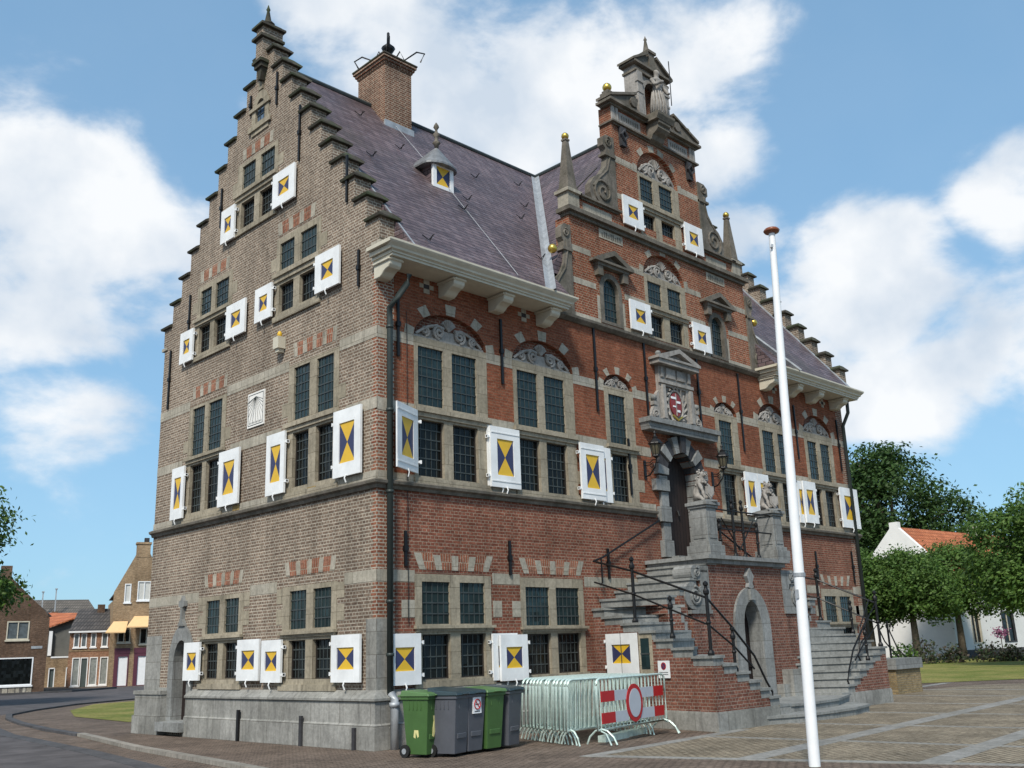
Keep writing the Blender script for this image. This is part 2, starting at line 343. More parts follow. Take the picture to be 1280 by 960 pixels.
def archpoly(a, b, c, vs, vt, n=10):          # rectangle a..b from c up to vs with an elliptic head to vt
    return [(a, c), (b, c)] + arc((a+b)/2, vs, (b-a)/2, 0, 180, n, vt-vs)
def spiral(cx, cy, r, a0, turns, w, n=22, flip=1):
    return [(cx + flip*r*(1-.85*i/n)*cos(a0+turns*2*pi*i/n), cy + r*(1-.85*i/n)*sin(a0+turns*2*pi*i/n), w) for i in range(n+1)]
# ---- further materials
M['dzinc'] = plain('weathered lead', (.20, .205, .21), .5, .3, var=.35, scale=6)
M['yel'] = stone('ochre sandstone', (.34, .24, .10), joint=0)
M['armred'] = plain('painted red shield', (.22, .03, .03), .5)
M['knob'] = plain('brown varnished knob', (.22, .07, .03), .3)
M['lglass'] = plain('lantern glass', (.10, .09, .06), .15)
M['bgreen'] = plain('green plastic', (.055, .12, .035), .45, var=.1); M['bgreenl'] = plain('green lid plastic', (.085, .165, .06), .45, var=.12)
M['bgrey'] = plain('grey plastic', (.085, .09, .105), .45, var=.1); M['bgreyl'] = plain('dark lid plastic', (.030, .05, .058), .4, var=.15)
M['rubber'] = plain('black rubber', (.012, .012, .012), .7); M['decal'] = plain('pale yellow decal', (.6, .55, .25), .5)
M['red'] = plain('red reflective film', (.40, .012, .015), .4, var=.05); M['refl'] = plain('grey white film', (.42, .45, .50), .4, var=.06)
M['galv'] = plain('galvanised steel', (.56, .68, .63), .4, .3, var=.25, scale=9)
def paving(name, c1, c2, mort, bw, rh, ms=.012, rot=0, ox=1.0):
    m, n, l, b = mat(name, .9, 0, .15)
    tc = N(n, 'ShaderNodeTexCoord'); mp = N(n, 'ShaderNodeMapping'); l.new(tc.outputs['Object'], mp.inputs[0]); mp.inputs['Rotation'].default_value = (0, 0, rot)
    br = N(n, 'ShaderNodeTexBrick'); l.new(mp.outputs[0], br.inputs['Vector']); br.inputs['Scale'].default_value = 1; br.inputs['Brick Width'].default_value = bw; br.inputs['Row Height'].default_value = rh
    br.inputs['Mortar Size'].default_value = ms; br.inputs['Mortar Smooth'].default_value = .3; br.inputs['Color1'].default_value = rgb(c1); br.inputs['Color2'].default_value = rgb(c2); br.inputs['Mortar'].default_value = rgb(mort); br.inputs['Bias'].default_value = 0
    col = mulc(n, l, br.outputs['Color'], noise(n, l, tc.outputs['Object'], .9, 6, .65, .3, .7, .62, 1.28)); col = mulc(n, l, col, noise(n, l, tc.outputs['Object'], 3.3, 4, .7, .56, .68, 1.0, .62)); col = mulc(n, l, col, noise(n, l, tc.outputs['Object'], 11, 3, .7, .3, .7, .68, 1.3))
    l.new(col, b.inputs['Base Color']); inv = N(n, 'ShaderNodeMath', operation='SUBTRACT'); inv.inputs[0].default_value = 1; l.new(br.outputs['Fac'], inv.inputs[1])
    no = N(n, 'ShaderNodeTexNoise'); no.inputs['Scale'].default_value = 16; l.new(tc.outputs['Object'], no.inputs['Vector']); ad = N(n, 'ShaderNodeMath', operation='ADD'); l.new(inv.outputs[0], ad.inputs[0]); l.new(no.outputs[0], ad.inputs[1])
    bump(n, l, b, ad.outputs[0], .015, .9); return m
M['gpave'] = paving('brown clinker paving', (.165, .125, .10), (.215, .165, .13), (.07, .055, .045), .2, .075, rot=radians(8))
M['cobble'] = paving('tan cobble paving', (.23, .19, .14), (.30, .255, .19), (.12, .10, .07), .15, .10, .014, rot=radians(5))
M['asph'] = plain('worn asphalt', (.090, .082, .083), .9, var=.38, spec=.15, scale=1.2)
M['band'] = stone('grey paving stone', (.27, .262, .245), joint=.7, var=(.78, 1.15)); M['kerb'] = stone('kerb stone', (.30, .275, .24), joint=1.0, var=(.7, 1.15)); M['kerbd'] = stone('dark kerb stone', (.085, .082, .085), joint=0)
def ground(name, c1, c2, sc, s2, c3=None):
    m, n, l, b = mat(name, .95, 0, .1); tc = N(n, 'ShaderNodeTexCoord')
    f = noise(n, l, tc.outputs['Object'], sc, 6, .65, .38, .62, 0, 1); col = mixc(n, l, f, c1, c2)
    col = mulc(n, l, col, noise(n, l, tc.outputs['Object'], s2, 4, .7, .3, .7, .6, 1.35)); l.new(col, b.inputs['Base Color'])
    no = N(n, 'ShaderNodeTexNoise'); no.inputs['Scale'].default_value = s2*2; l.new(tc.outputs['Object'], no.inputs['Vector']); bump(n, l, b, no.outputs[0], .05, .8); return m
M['lawn'] = ground('lawn grass', (.115, .145, .032), (.25, .22, .075), .45, 9); M['soil'] = ground('flower bed soil', (.035, .045, .02), (.06, .05, .03), .6, 5)
M['bark'] = plain('tree bark', (.115, .095, .07), .9, var=.35, spec=.1, scale=8)
def leaf(name, c1, c2):
    m = bpy.data.materials.new(name); m.use_nodes = True; n, l = m.node_tree.nodes, m.node_tree.links; n.clear()
    ge = N(n, 'ShaderNodeNewGeometry'); tc = N(n, 'ShaderNodeTexCoord')
    col = mixc(n, l, ge.outputs['Random Per Island'], c1, c2); col = mulc(n, l, col, noise(n, l, tc.outputs['Object'], .8, 3, .6, .3, .7, .75, 1.25))
    p = N(n, 'ShaderNodeBsdfPrincipled'); p.inputs['Roughness'].default_value = .55; p.inputs['Specular IOR Level'].default_value = .3; l.new(col, p.inputs['Base Color'])
    t = N(n, 'ShaderNodeBsdfTranslucent'); l.new(col, t.inputs[0]); mi = N(n, 'ShaderNodeMixShader'); mi.inputs[0].default_value = .3; l.new(p.outputs[0], mi.inputs[1]); l.new(t.outputs[0], mi.inputs[2])
    o = N(n, 'ShaderNodeOutputMaterial'); l.new(mi.outputs[0], o.inputs[0]); return m
M['leaf'] = leaf('lime leaves', (.042, .098, .016), (.12, .20, .042)); M['leafd'] = leaf('chestnut leaves', (.024, .060, .013), (.06, .115, .028)); M['leafr'] = leaf('reddish leaves', (.09, .06, .05), (.05, .09, .03)); M['pink'] = leaf('pink blossom', (.45, .16, .28), (.30, .10, .18))
M['wall_w'] = plain('white render', (.78, .76, .72), .8, var=.06, spec=.1, scale=1); M['greyw'] = plain('dark grey render', (.13, .13, .12), .9, var=.2, scale=1)
def tiles(name, c1, c2, mo):
    m, n, l, b = mat(name, .75, 0, .2); tc = N(n, 'ShaderNodeTexCoord'); sp = N(n, 'ShaderNodeSeparateXYZ'); l.new(tc.outputs['Object'], sp.inputs[0]); cb = N(n, 'ShaderNodeCombineXYZ')
    xy = N(n, 'ShaderNodeMath', operation='SUBTRACT'); l.new(sp.outputs[0], xy.inputs[0]); l.new(sp.outputs[1], xy.inputs[1]); l.new(xy.outputs[0], cb.inputs[0]); l.new(sp.outputs[2], cb.inputs[1])
    br = N(n, 'ShaderNodeTexBrick'); l.new(cb.outputs[0], br.inputs['Vector']); br.offset = 0; br.inputs['Scale'].default_value = 1; br.inputs['Brick Width'].default_value = .3; br.inputs['Row Height'].default_value = .3; br.inputs['Mortar Size'].default_value = .05; br.inputs['Mortar Smooth'].default_value = 1
    br.inputs['Color1'].default_value = rgb(c1); br.inputs['Color2'].default_value = rgb(c2); br.inputs['Mortar'].default_value = rgb(mo); col = mulc(n, l, br.outputs['Color'], noise(n, l, tc.outputs['Object'], .8, 5, .6, .3, .7, .8, 1.2)); l.new(col, b.inputs['Base Color'])
    inv = N(n, 'ShaderNodeMath', operation='SUBTRACT'); inv.inputs[0].default_value = 1; l.new(br.outputs['Fac'], inv.inputs[1]); bump(n, l, b, inv.outputs[0], .06, .8); return m
M['tile'] = tiles('orange roof tiles', (.42, .13, .055), (.52, .18, .08), (.28, .09, .04)); M['rooft'] = tiles('dark roof tiles', (.075, .07, .07), (.11, .10, .095), (.04, .04, .04)); M['rooft2'] = tiles('grey brown roof tiles', (.13, .115, .10), (.17, .15, .13), (.06, .055, .05))
M['byel'] = brick('yellow brown planter brick', (.23, .17, .09), (.30, .225, .12), (.22, .19, .14), ms=.008); M['bhouse'] = brick('brown house brick', (.115, .068, .045), (.165, .10, .065), (.16, .125, .10), ms=.008)
M['bhouse2'] = brick('tan house brick', (.32, .215, .125), (.40, .28, .17), (.34, .27, .19), ms=.008); M['bhouse3'] = brick('orange house brick', (.34, .17, .10), (.42, .23, .15), (.34, .25, .18), ms=.008)
M['rubble'] = paving('rubble stone', (.30, .27, .22), (.42, .39, .33), (.12, .11, .1), .4, .3, .03)
M['glassh'] = plain('house window glass', (.10, .12, .13), .1, var=.3, spec=.6); M['curtain'] = plain('white curtains behind glass', (.55, .55, .52), .25); M['curtainh'] = plain('net curtain behind glass', (.25, .27, .26), .15, var=.3)
M['maroon'] = plain('maroon shopfront paint', (.10, .03, .05), .5); M['awn'] = plain('pale orange awning cloth', (.75, .50, .26), .8, var=.05, spec=.1); M['doorg'] = plain('grey green door paint', (.07, .09, .09), .5)
# ------------------------------------------------------------------ town hall
WD, DP, CY, CX = 19.25, 9.42, 4.71, 9.8
hall = empty('town_hall', (0, 0, 0), 'old brick town hall with stepped gables, slate roof and blue and yellow shutters', 'town hall')
RI = lambda u, v, w: (WD+w, u, v)
def shutter(T, par, a, b, c, d, pf=(.2, .8, .27, .73), w=.07, angle=0, hinge=None, lab=None, trims=False, t=.05, split=False, hs='ab'):
    """leaf a..b x c..d; when angle, hinge = 'a' or 'b' is the fixed edge"""
    if angle:
        h = a if hinge == 'a' else b
        def T2(u, v, ww, h=h):
            dd = u-h; return T(h + dd*cos(radians(angle)) - 0*ww, v, w + abs(dd)*sin(radians(angle)) + (ww-w)*cos(radians(angle)))
    else: T2 = T
    m = MB(T2); pa, pb, pc, pd = a+(b-a)*pf[0], a+(b-a)*pf[1], c+(d-c)*pf[2], c+(d-c)*pf[3]
    m.prism(rect(a, b, c, d), w, w+t, [rect(pa, pb, pc, pd)])
    if split: m.k = 4; m.box((a+b)/2-.006, (a+b)/2+.006, c, d, w+t-.01, w+t+.002); m.k = 0
    if trims:
        for z in (c+(d-c)*.10, d-(d-c)*.10): m.box(a+.02, b-.02, z-.012, z+.012, w+t, w+t+.012)
    for q in (.0,) if (b-a) < .6 else (pa, pb):
        if q: m.box(q-.004, q+.004, c+.01, pc-.03, w+t-.01, w+t+.0015); m.box(q-.004, q+.004, pd+.03, d-.01, w+t-.01, w+t+.0015)
    mx, my = (pa+pb)/2, (pc+pd)/2
    e = w+t-.022
    m.k = 1
    m.prism([(pa, pc), (pb, pc), (mx, my)], e-.02, e); m.prism([(pa, pd), (pb, pd), (mx, my)], e-.02, e)
    m.k = 2
    m.prism([(pa, pc), (pa, pd), (mx, my)], e-.02, e); m.prism([(pb, pc), (pb, pd), (mx, my)], e-.02, e)
    m.k = 0
    hz = [c+(d-c)*.18, c+(d-c)*.82]
    for z in hz:
        if 'a' in hs: m.box(a-.08, a+.02, z-.02, z+.02, w-.01, w+.03); m.box(a-.08, a-.05, z-.035, z+.035, w-.03, w+.04)
        if 'b' in hs: m.box(b-.02, b+.08, z-.02, z+.02, w-.01, w+.03); m.box(b+.05, b+.08, z-.035, z+.035, w-.03, w+.04)
    m.tube([(mx, c+.02, w+t+.01), (mx+.01, c-.05, w+t+.03), (mx, c-.13, w+t)], .016, 5)
    return m.build('shutter', ['shw', 'yellow', 'navy', 'iron', 'lead'], par, label=lab)
def pane(T, par, a, b, c, d, w, g='glass', nx=None, nz=None, wood=False, arch=None):
    m = MB(T)
    if arch: m.prism(archpoly(a, b, c, arch, d), w-.03, w)
    else: m.box(a, b, c, d, w-.03, w)
    m.k = 1
    nx = nx or max(3, round((b-a)/.135)); nz = nz or max(2, round((d-c)/.205))
    for i in range(1, nx):
        u = a+(b-a)*i/nx; top = d
        if arch: top = arch+(d-arch)*sqrt(max(0, 1-((u-(a+b)/2)/((b-a)/2))**2))
        m.box(u-.008, u+.008, c, top, w, w+.012)
    for j in range(1, nz):
        z = c+(d-c)*j/nz; m.box(a, b, z-.012, z+.012, w, w+.016)
    if wood:
        m.k = 2
        m.prism(rect(a, b, c, d), w, w+.03, [rect(a+.035, b-.035, c+.035, d-.035)])
    return m.build('pane', [g, 'lead', 'wood'], par)
def flat_arch(T, a, b, z0, z1, n=4, sp=.12, head='bhead'):
    m = MB(T); k = 2*n+1; wts = [.62 if i % 2 == 0 else 1.0 for i in range(k)]; s = sum(wts); x = a; xt = a-sp; tw = (b-a)+2*sp
    for i in range(k):
        x2 = x+(b-a)*wts[i]/s; xt2 = xt+tw*wts[i]/s
        m.k = 0 if i % 2 == 0 else 1
        if i % 2 or i in (0, k-1): m.prism([(x, z0), (x2, z0), (xt2, z1), (xt, z1)] if i % 2 else ([(x, z0), (x2, z0), (xt2, z1)] if i == k-1 and False else [(x, z0), (x2, z0), (xt2, z1), (xt, z1)]), -.05, .006)
        else: m.prism([(x, z0), (x2, z0), (xt2, z1-.03), (xt, z1-.03)], -.05, .012)
        x, xt = x2, xt2
    return m.build('flat_arch', ['stone', head], hall)
def window(T, outer, cols, low, up, hood=None, shutters=(), lowcols=None, teeth=(), topz=None, sill=True, g='glass', frame='stonej', upw=-.035, dw=-.10, hoodout=.10):
    a, b, c, d = outer; lc = cols
    holes = [rect(x0, x1, *up) for x0, x1 in cols]
    if low: holes += [rect(x0, x1, *low) for x0, x1 in lc]
    m = MB(T); m.prism(rect(a+.004, b-.004, c+.004, d-.004), -.28, .012, holes)
    if hood:
        m.box(a-.04, b+.04, (hood[0]+hood[1])/2, hood[1], .013, hoodout); m.box(a, b, hood[0], (hood[0]+hood[1])/2-.001, .0125, hoodout*.55)
    if sill: m.box(a-.03, b+.03, c-.03, c+.09, .0128, .06)
    for q in teeth:
        z0, z1 = (q, q+.3) if not isinstance(q, tuple) else q
        m.box(a-.24, a+.001, z0, z1, -.06, .0075); m.box(b-.001, b+.24, z0, z1, -.06, .0075)
    fr = m.build('window', frame, hall)
    for x0, x1 in cols: pane(T, fr, x0-.01, x1+.01, up[0]-.01, up[1]+.01, upw, g)
    if low:
        for x0, x1 in lc: pane(T, fr, x0-.01, x1+.01, low[0]-.01, low[1]+.01, dw, 'glassd', wood=True)
    for s in shutters:
        kw = dict(s[1]) if len(s) > 1 else {}; kw.setdefault('hs', 'b' if (s[0][0]+s[0][1])/2 < (a+b)/2 else 'a'); shutter(T, fr, *s[0], **kw)
    return fr
PM = (.22, .78, .2, .8)      # tall leaves of the main floor
P2 = (.25, .75, .28, .73)
# ---- gable side windows
window(LE, (1.26, 3.2, 1.03, 3.05), [(1.45, 2.07), (2.32, 2.93)], (1.22, 1.97), (2.19, 3.02-.07), (2.03, 2.14),
       [((.36, 1.27, 1.16, 2.02),), ((3.05, 3.8, 1.16, 2.0),)], [(1.45, 1.95), (2.3, 2.8)], teeth=[1.1, 2.3, 2.72])
window(LE, (4.78, 6.6, 1.05, 3.05), [(4.98, 5.6), (5.83, 6.44)], (1.24, 2.0), (2.22, 2.95), (2.05, 2.16),
       [((3.9, 4.79, 1.2, 2.04),), ((6.48, 7.22, 1.21, 2.05),)], [(4.98, 5.5), (5.8, 6.28)], teeth=[1.15, 2.35, 2.75])
window(LE, (1.28, 3.19, 4.9, 7.83), [(1.47, 2.09), (2.36, 2.97)], (5.1, 6.28), (6.56, 7.74), (6.33, 6.5),
       [((.38, 1.3, 5.04, 6.4), dict(pf=PM)), ((3.12, 3.85, 5.02, 6.36), dict(pf=PM))], [(1.45, 1.97), (2.32, 2.82)], teeth=[5.35, 6.7])
window(LE, (5.92, 7.78, 4.9, 7.8), [(6.12, 6.78), (6.98, 7.6)], (5.1, 6.28), (6.51, 7.72), (6.33, 6.48),
       [((5.04, 5.96, 5.04, 6.33), dict(pf=PM)), ((7.7, 8.33, 5.01, 6.3), dict(pf=PM))], [(6.13, 6.62), (6.96, 7.45)], teeth=[5.35, 6.65])
window(LE, (2.03, 3.86, 9.03, 11.05), [(2.2, 2.85), (3.1, 3.7)], (9.2, 9.88), (10.22, 10.9), (9.95, 10.17),
       [((1.18, 2.08, 9.17, 10.04), dict(pf=P2)), ((3.86, 4.58, 9.16, 9.99), dict(pf=P2))], [(2.2, 2.7), (3.08, 3.56)], teeth=[9.3, 10.3])
window(LE, (5.88, 7.68, 8.98, 10.97), [(6.06, 6.71), (6.93, 7.5)], (9.14, 9.87), (10.12, 10.83), (9.9, 10.08),
       [((5.03, 5.92, 9.1, 9.95), dict(pf=P2)), ((7.62, 8.3, 9.02, 9.86), dict(pf=P2))], [(6.08, 6.6), (6.9, 7.42)], teeth=[9.3, 10.3])
window(LE, (3.93, 5.85, 11.78, 13.72), [(4.08, 4.73), (4.97, 5.6)], (11.92, 12.62), (12.96, 13.62), (12.7, 12.9),
       [((3.01, 3.95, 11.83, 12.7), dict(pf=P2)), ((5.74, 6.4, 11.74, 12.64), dict(pf=P2))], [(4.12, 4.68), (4.95, 5.5)], teeth=[12.0, 13.0])
# pointed niche window near the top
m = MB(LE); m.prism(archpoly(4.42, 5.22, 14.28, 14.9, 15.45), -.2, .03, [archpoly(4.6, 5.05, 14.42, 14.85, 15.22)])
m.box(4.3, 5.33, 14.4, 14.55, .031, .07); m.box(4.34, 5.3, 14.95, 15.05, .031, .07); m.box(4.72, 4.92, 15.46, 15.7, -.05, .05)
nw = m.build('window', 'stonej', hall); pane(LE, nw, 4.58, 5.07, 14.4, 15.24, -.04, 'glassb', 3, 4, arch=14.85)
for a, b, z0, z1, n in ((1.36, 3.1, 3.26, 3.55, 4), (4.9, 6.55, 3.26, 3.55, 4), (1.4, 3.0, 8.0, 8.31, 4), (5.95, 7.65, 7.98, 8.28, 4), (2.3, 3.8, 11.14, 11.45, 3), (6.1, 7.55, 11.08, 11.38, 3), (4.2, 5.6, 13.8, 14.1, 3)):
    flat_arch(LE, a, b, z0, z1, n, .06 if z0 < 4 else .03)
# ---- gable wall of the side with its steps
def step_hw(k): return .41 + .437*k
def step_z(k): return 16.42 - .614*k
gp = [(0, 0), (0, 9.75)]
for k in range(10, -1, -1): gp += [(CY-step_hw(k), 9.83)]*(k == 10) + [(CY-step_hw(k), step_z(k))] + ([(CY-step_hw(k-1), step_z(k))] if k > 0 else [])
gp += [(DP-y, z) for y, z in reversed(gp)]
holes_side = [rect(1.26, 3.2, 1.03, 3.05), rect(4.78, 6.6, 1.05, 3.05), rect(1.28, 3.19, 4.9, 7.83), rect(5.92, 7.78, 4.9, 7.8), rect(2.03, 3.86, 9.03, 11.05),
              rect(5.88, 7.68, 8.98, 10.97), rect(3.93, 5.85, 11.78, 13.72), archpoly(4.42, 5.22, 14.28, 14.9, 15.45), archpoly(7.05, 7.98, .3, 1.6, 2.24)]
MB(LE).prism(gp, -.42, 0, holes_side).build('side_wall', 'bside', hall)
MB(RI).prism([(y-.25 if z > 9.8 else y, z) for y, z in gp], -.42, 0).build('side_wall', 'bside', hall)
MB(lambda u, v, w: (u, DP+w, v)).prism(rect(.42, WD-.42, 0, 9.4), -.35, 0).build('rear_wall', 'bside', hall)
for T in (LE, lambda u, v, w: RI(u-.25, v, w)):
    for k in range(0, 11):
        for s in (-1, 1):
            i, o = CY+s*(step_hw(k-1) if k else .15), CY+s*(step_hw(k)+.09); z = step_z(k)
            MB(T).add([(i, z, .07), (o, z, .07), (o, z+.05, .09), (i, z+.05, .09), (i, z, -.50), (o, z, -.50), (o, z+.05, -.52), (i, z+.05, -.52), (i, z+.17, -.10), (o-s*.1, z+.17, -.10), (i, z+.17, -.32), (o-s*.1, z+.17, -.32)],
                      [(0, 1, 2, 3), (4, 7, 6, 5), (0, 4, 5, 1), (3, 2, 9, 8), (7, 10, 11, 6), (8, 9, 11, 10), (1, 5, 6, 11, 9, 2), (0, 3, 8, 10, 7, 4)]).build('step_cap', 'cap', hall)
    # crowning pinnacle
    PC = CY+.02; m = MB(T); m.box(PC-.24, PC+.24, 16.80, 16.87, -.42, .26); m.build('pinnacle_moulding', 'cap', hall); m = MB(T)
    m.box(PC-.17, PC+.17, 15.98, 16.10, -.2, .2); m.prism([(PC-.13, 15.98), (PC+.13, 15.98), (PC+.05, 15.66), (PC-.05, 15.66)], 0, .15); m.box(PC-.21, PC+.21, 16.10, 16.18, -.3, .25)
    m.build('pinnacle_moulding', 'cap', hall); m = MB(T); m.box(PC-.26, PC+.26, 17.14, 17.20, -.44, .26); m.box(PC-.18, PC+.18, 17.2, 17.27, -.36, .18)
    m.build('pinnacle_moulding', 'cap', hall)
    MB(T).box(PC-.16, PC+.16, 16.18, 17.14, -.4, .17).build('pinnacle_shaft', 'bside', hall)
    m = MB(); c = T(PC, 17.27, -.05); m.lathe([(.14, 0), (.18, .05), (.18, .08), (.10, .11), (.09, .15), (.035, .46), (.055, .50), (.035, .55), (.01, .64)], c, 8); m.build('finial', 'cap', hall, smooth=True)
    for s, y in ((-1, -.12), (1, DP+.12)):
        m = MB(T); m.box(min(y-s*.0, y+s*-.3)-.0, max(y, y-s*.3), 9.68, 9.76, -.5, .03); m.build('kneeler', 'stone', hall)
# stone bands, string course and plinth (gable side and front)
def band(T, segs, z0, z1, w=.006, name='stone_band', mt='stone'):
    for a, b in segs:
        m = MB(T); m.box(a, b, z0, z1, -.06, w); m.build(name, mt, hall)
band(LE, [(-.0055, 1.28), (3.19, 5.92), (7.78, DP)], 7.72, 7.96)
band(LE, [(-.0055, 1.02), (3.45, 5.66), (8.04, DP)], 6.27, 6.5)
band(LE, [(-.0055, 1.02), (3.45, 4.54), (6.84, DP)], 2.96, 3.18)
band(LE, [(-.0055, 1.28), (3.19, 5.92), (7.78, DP)], 4.885, 5.04, .02)
band(LE, [(-.005, .31)], 1.02, 2.28, .008, mt='bluep'); band(LE, [(8.6, DP+.002), ], 1.0, 2.26, .008, mt='bluep')
band(LE, [(2.05, 2.35), (5.1, 5.4)], 4.9-.001, 5.02, .03, 'sill_block', 'yel')
FB1 = [(.0, .92), (2.95, 3.75), (5.77, 6.9), (8.03, 8.9), (10.75, 11.65), (12.78, 13.93), (15.62, 16.53), (18.32, WD)]
band(FR, FB1, 7.71, 7.94)
band(FR, [(.0, .92), (2.95, 3.75), (5.77, 6.9), (8.03, 8.62), (10.95, 11.65), (12.78, 13.93), (15.62, 16.53), (18.32, WD)], 6.24, 6.47)
band(FR, [(.0, .92), (2.95, 3.75), (5.77, 6.9), (8.03, 8.66), (10.9, 11.65), (12.78, 13.93), (15.62, 16.53), (18.32, WD)], 4.885, 5.03, .02)
band(FR, [(0, .9), (2.95, 3.75), (5.8, 8.8), (10.9, 13.8), (15.7, 16.45), (18.55, WD)], 2.96, 3.18)
band(FR, [(0, .31), ], 1.02, 2.28, .008, mt='bluep'); band(FR, [(.58, .9), (2.95, 3.2), (3.5, 3.75)], 2.3, 2.62, .0075); band(FR, [(.58, .9), (2.95, 3.2), (3.5, 3.75)], 1.3, 1.7, .0075); band(FR, [(18.6, WD), (18.5, 18.8), (16.1, 16.4)], 2.3, 2.6, .0075)
def moulding(name, mt, x0, x1, prof, wrap=True):
    """string moulding round the left corner: prof = (out, z) points"""
    m = MB(); vs = []; n = len(prof)
    path = [(lambda o: (-o, DP, 0)), (lambda o: (-o, -o, 0)), (lambda o: (x1, -o, 0))]
    for p in path:
        for o, z in prof: q = p(o); vs.append((q[0], q[1], z))
    fs = []
    for i in range(2):
        for k in range(n): fs.append((i*n+k, i*n+(k+1) % n, (i+1)*n+(k+1) % n, (i+1)*n+k))
    fs += [tuple(range(n)), tuple(2*n+k for k in range(n))]
    return m.add(vs, fs).build(name, mt, hall)
SP = [(-.05, 4.70), (.05, 4.70), (.07, 4.76), (.13, 4.79), (.14, 4.84), (.05, 4.882), (-.05, 4.882)]
moulding('string_course', 'dstone', 0, 8.6, SP)
m = MB(lambda u, v, w: (w, -u, v)); m.prism(SP, 10.95, WD+.14); m.build('string_course', 'dstone', hall)
PP = [(-.05, -.15), (.16, -.15), (.16, .42), (.13, .45), (.13, .83), (.17, .84), (.17, .88), (.012, 1.02), (-.05, 1.02)]
m = MB(); n = len(PP); vs = []
for f in (lambda o: (-o, 7.0), lambda o: (-o, -o), lambda o: (5.3, -o)):
    for o, z in PP: q = f(o); vs.append((q[0], q[1], z))
m.add(vs, [(i*n+k, i*n+(k+1) % n, (i+1)*n+(k+1) % n, (i+1)*n+k) for i in range(2) for k in range(n)] + [tuple(range(n)), tuple(2*n+k for k in range(n))])
m.build('plinth', 'bluep', hall)
m = MB(LE); m.box(8.12, DP+.12, -.15, .42, -.1, .22); m.prism([(8.12, .42), (DP+.1, .42), (DP+.1, .9), (8.12, .9)], -.1, .18); m.box(8.1, DP+.14, .9, .985, -.1, .21); m.box(8.12, DP+.002, .985, 1.05, -.1, .01)
m.build('plinth', 'bluep', hall)
m = MB(lambda u, v, w: (w, -u, v)); m.prism(PP, 14.3, WD+.1); m.build('plinth', 'bluep', hall)
# three drain posts at the foot of the gable wall
for y, h in ((4.52, .62), (2.15, .55), (.42, .38)):
    MB(LE).box(y-.04, y+.04, -.1, h, .161, .21).build('foot_post', 'iron' if y > 4 else 'bdark', hall)
# round-headed side door with ogee stone frame
m = MB(LE); m.prism([(6.93, .2), (8.12, .2), (8.12, 1.6)] + arc(7.52, 1.6, .6, 0, 180, 12, .86)[1:-1] + [(6.93, 1.6)], -.3, .05, [archpoly(7.16, 7.86, .32, 1.6, 2.12)])
m.box(6.95, 8.12, .1, .3, .051, .3)
m.prism([(7.36, 2.44), (7.68, 2.44), (7.56, 2.6), (7.56, 2.86), (7.66, 2.9), (7.66, 3.02), (7.56, 3.04), (7.52, 3.14), (7.48, 3.04), (7.38, 3.02), (7.38, 2.9), (7.48, 2.86), (7.48, 2.6)], -.02, .09)
sd = m.build('side_doorway', 'blue', hall); MB(LE).prism(archpoly(7.14, 7.88, .3, 1.6, 2.14), -.3, -.22).build('door', 'door', sd)
# sundial plate, alarm lamp
m = MB(LE); m.box(4.16, 4.88, 6.72, 7.53, -.02, .03); m.k = 1
for i in range(13):
    a = radians(-160 + i*140/12)
    m.tube([(4.52, 7.42, .032), (4.52+.62*cos(a)*min(1, .30/max(.05, .62*abs(cos(a)))), 7.42+max(-.6, .62*sin(a))*min(1, .30/max(.05, .62*abs(cos(a)))), .032)], .005, 4)
m.prism(rect(4.2, 4.84, 6.76, 7.49), .03, .034, [rect(4.215, 4.825, 6.775, 7.475)]); m.tube([(4.52, 7.42, .03), (4.52, 7.2, .25)], .008, 4)
for i in range(9): m.box(4.26+i*.062, 4.285+i*.062, 6.80, 6.84, .03, .034)
m.build('sundial', ['wall_w', 'lead'], hall, label='pale square sundial plate with radiating hour lines')
m = MB(LE); m.box(3.36, 3.58, 8.28, 8.55, .01, .2); m.box(3.4, 3.54, 8.2, 8.28, .02, .16); m.k = 1; m.lathe([(.05, 0), (.055, .09), (.03, .14), (.005, .15)], (3.47, .1, 8.55), 10)
def aLE(u, v, w): return LE(u, v, w)
m2 = MB(LE); m2.box(3.36, 3.58, 8.28, 8.55, .01, .2); m2.box(3.4, 3.54, 8.2, 8.28, .02, .16); al = m2.build('alarm_box', 'cream', hall)
MB().lathe([(.05, 0), (.055, .09), (.03, .14), (.005, .15)], (-.1, 3.47, 8.55), 10).build('beacon', 'yellow', al, smooth=True)
# wall anchors
for T, L in ((LE, [(.6, 8.95, 9.75), (1.05, 11.0, 11.0+1.1), (2.98, 12.75, 14.2), (8.05, 9.4, 10.9), (6.6, 12.3, 13.4), (9.0, 8.0, 9.6), (5.3, 14.95, 15.5), (4.05, 14.7, 15.6), (1.22, 3.4, 3.4+.01)]),
             (FR, [(.5, 7.4, 8.75), (3.4, 7.3, 8.8), (6.6, 7.15, 9.25), (8.6, 7.3, 9.3), (10.95, 7.3, 9.3), (13.0, 6.9, 9.2), (16.05, 7.0, 8.7), (18.75, 6.9, 8.6), (.66, 3.25, 3.92), (3.45, 3.15, 3.87), (6.66, 3.15, 3.85), (16.4, 3.3, 4.2), (18.7, 3.3, 4.3), (7.7, 5.2, 6.6)])):
    for u, a, b in L:
        if b-a < .1: continue
        m = MB(T); m.box(u-.028, u+.028, a, b, .012, .05); m.box(u-.045, u+.045, (a+b)/2-.05, (a+b)/2+.05, .0, .07); m.build('wall_anchor', 'iron', hall)
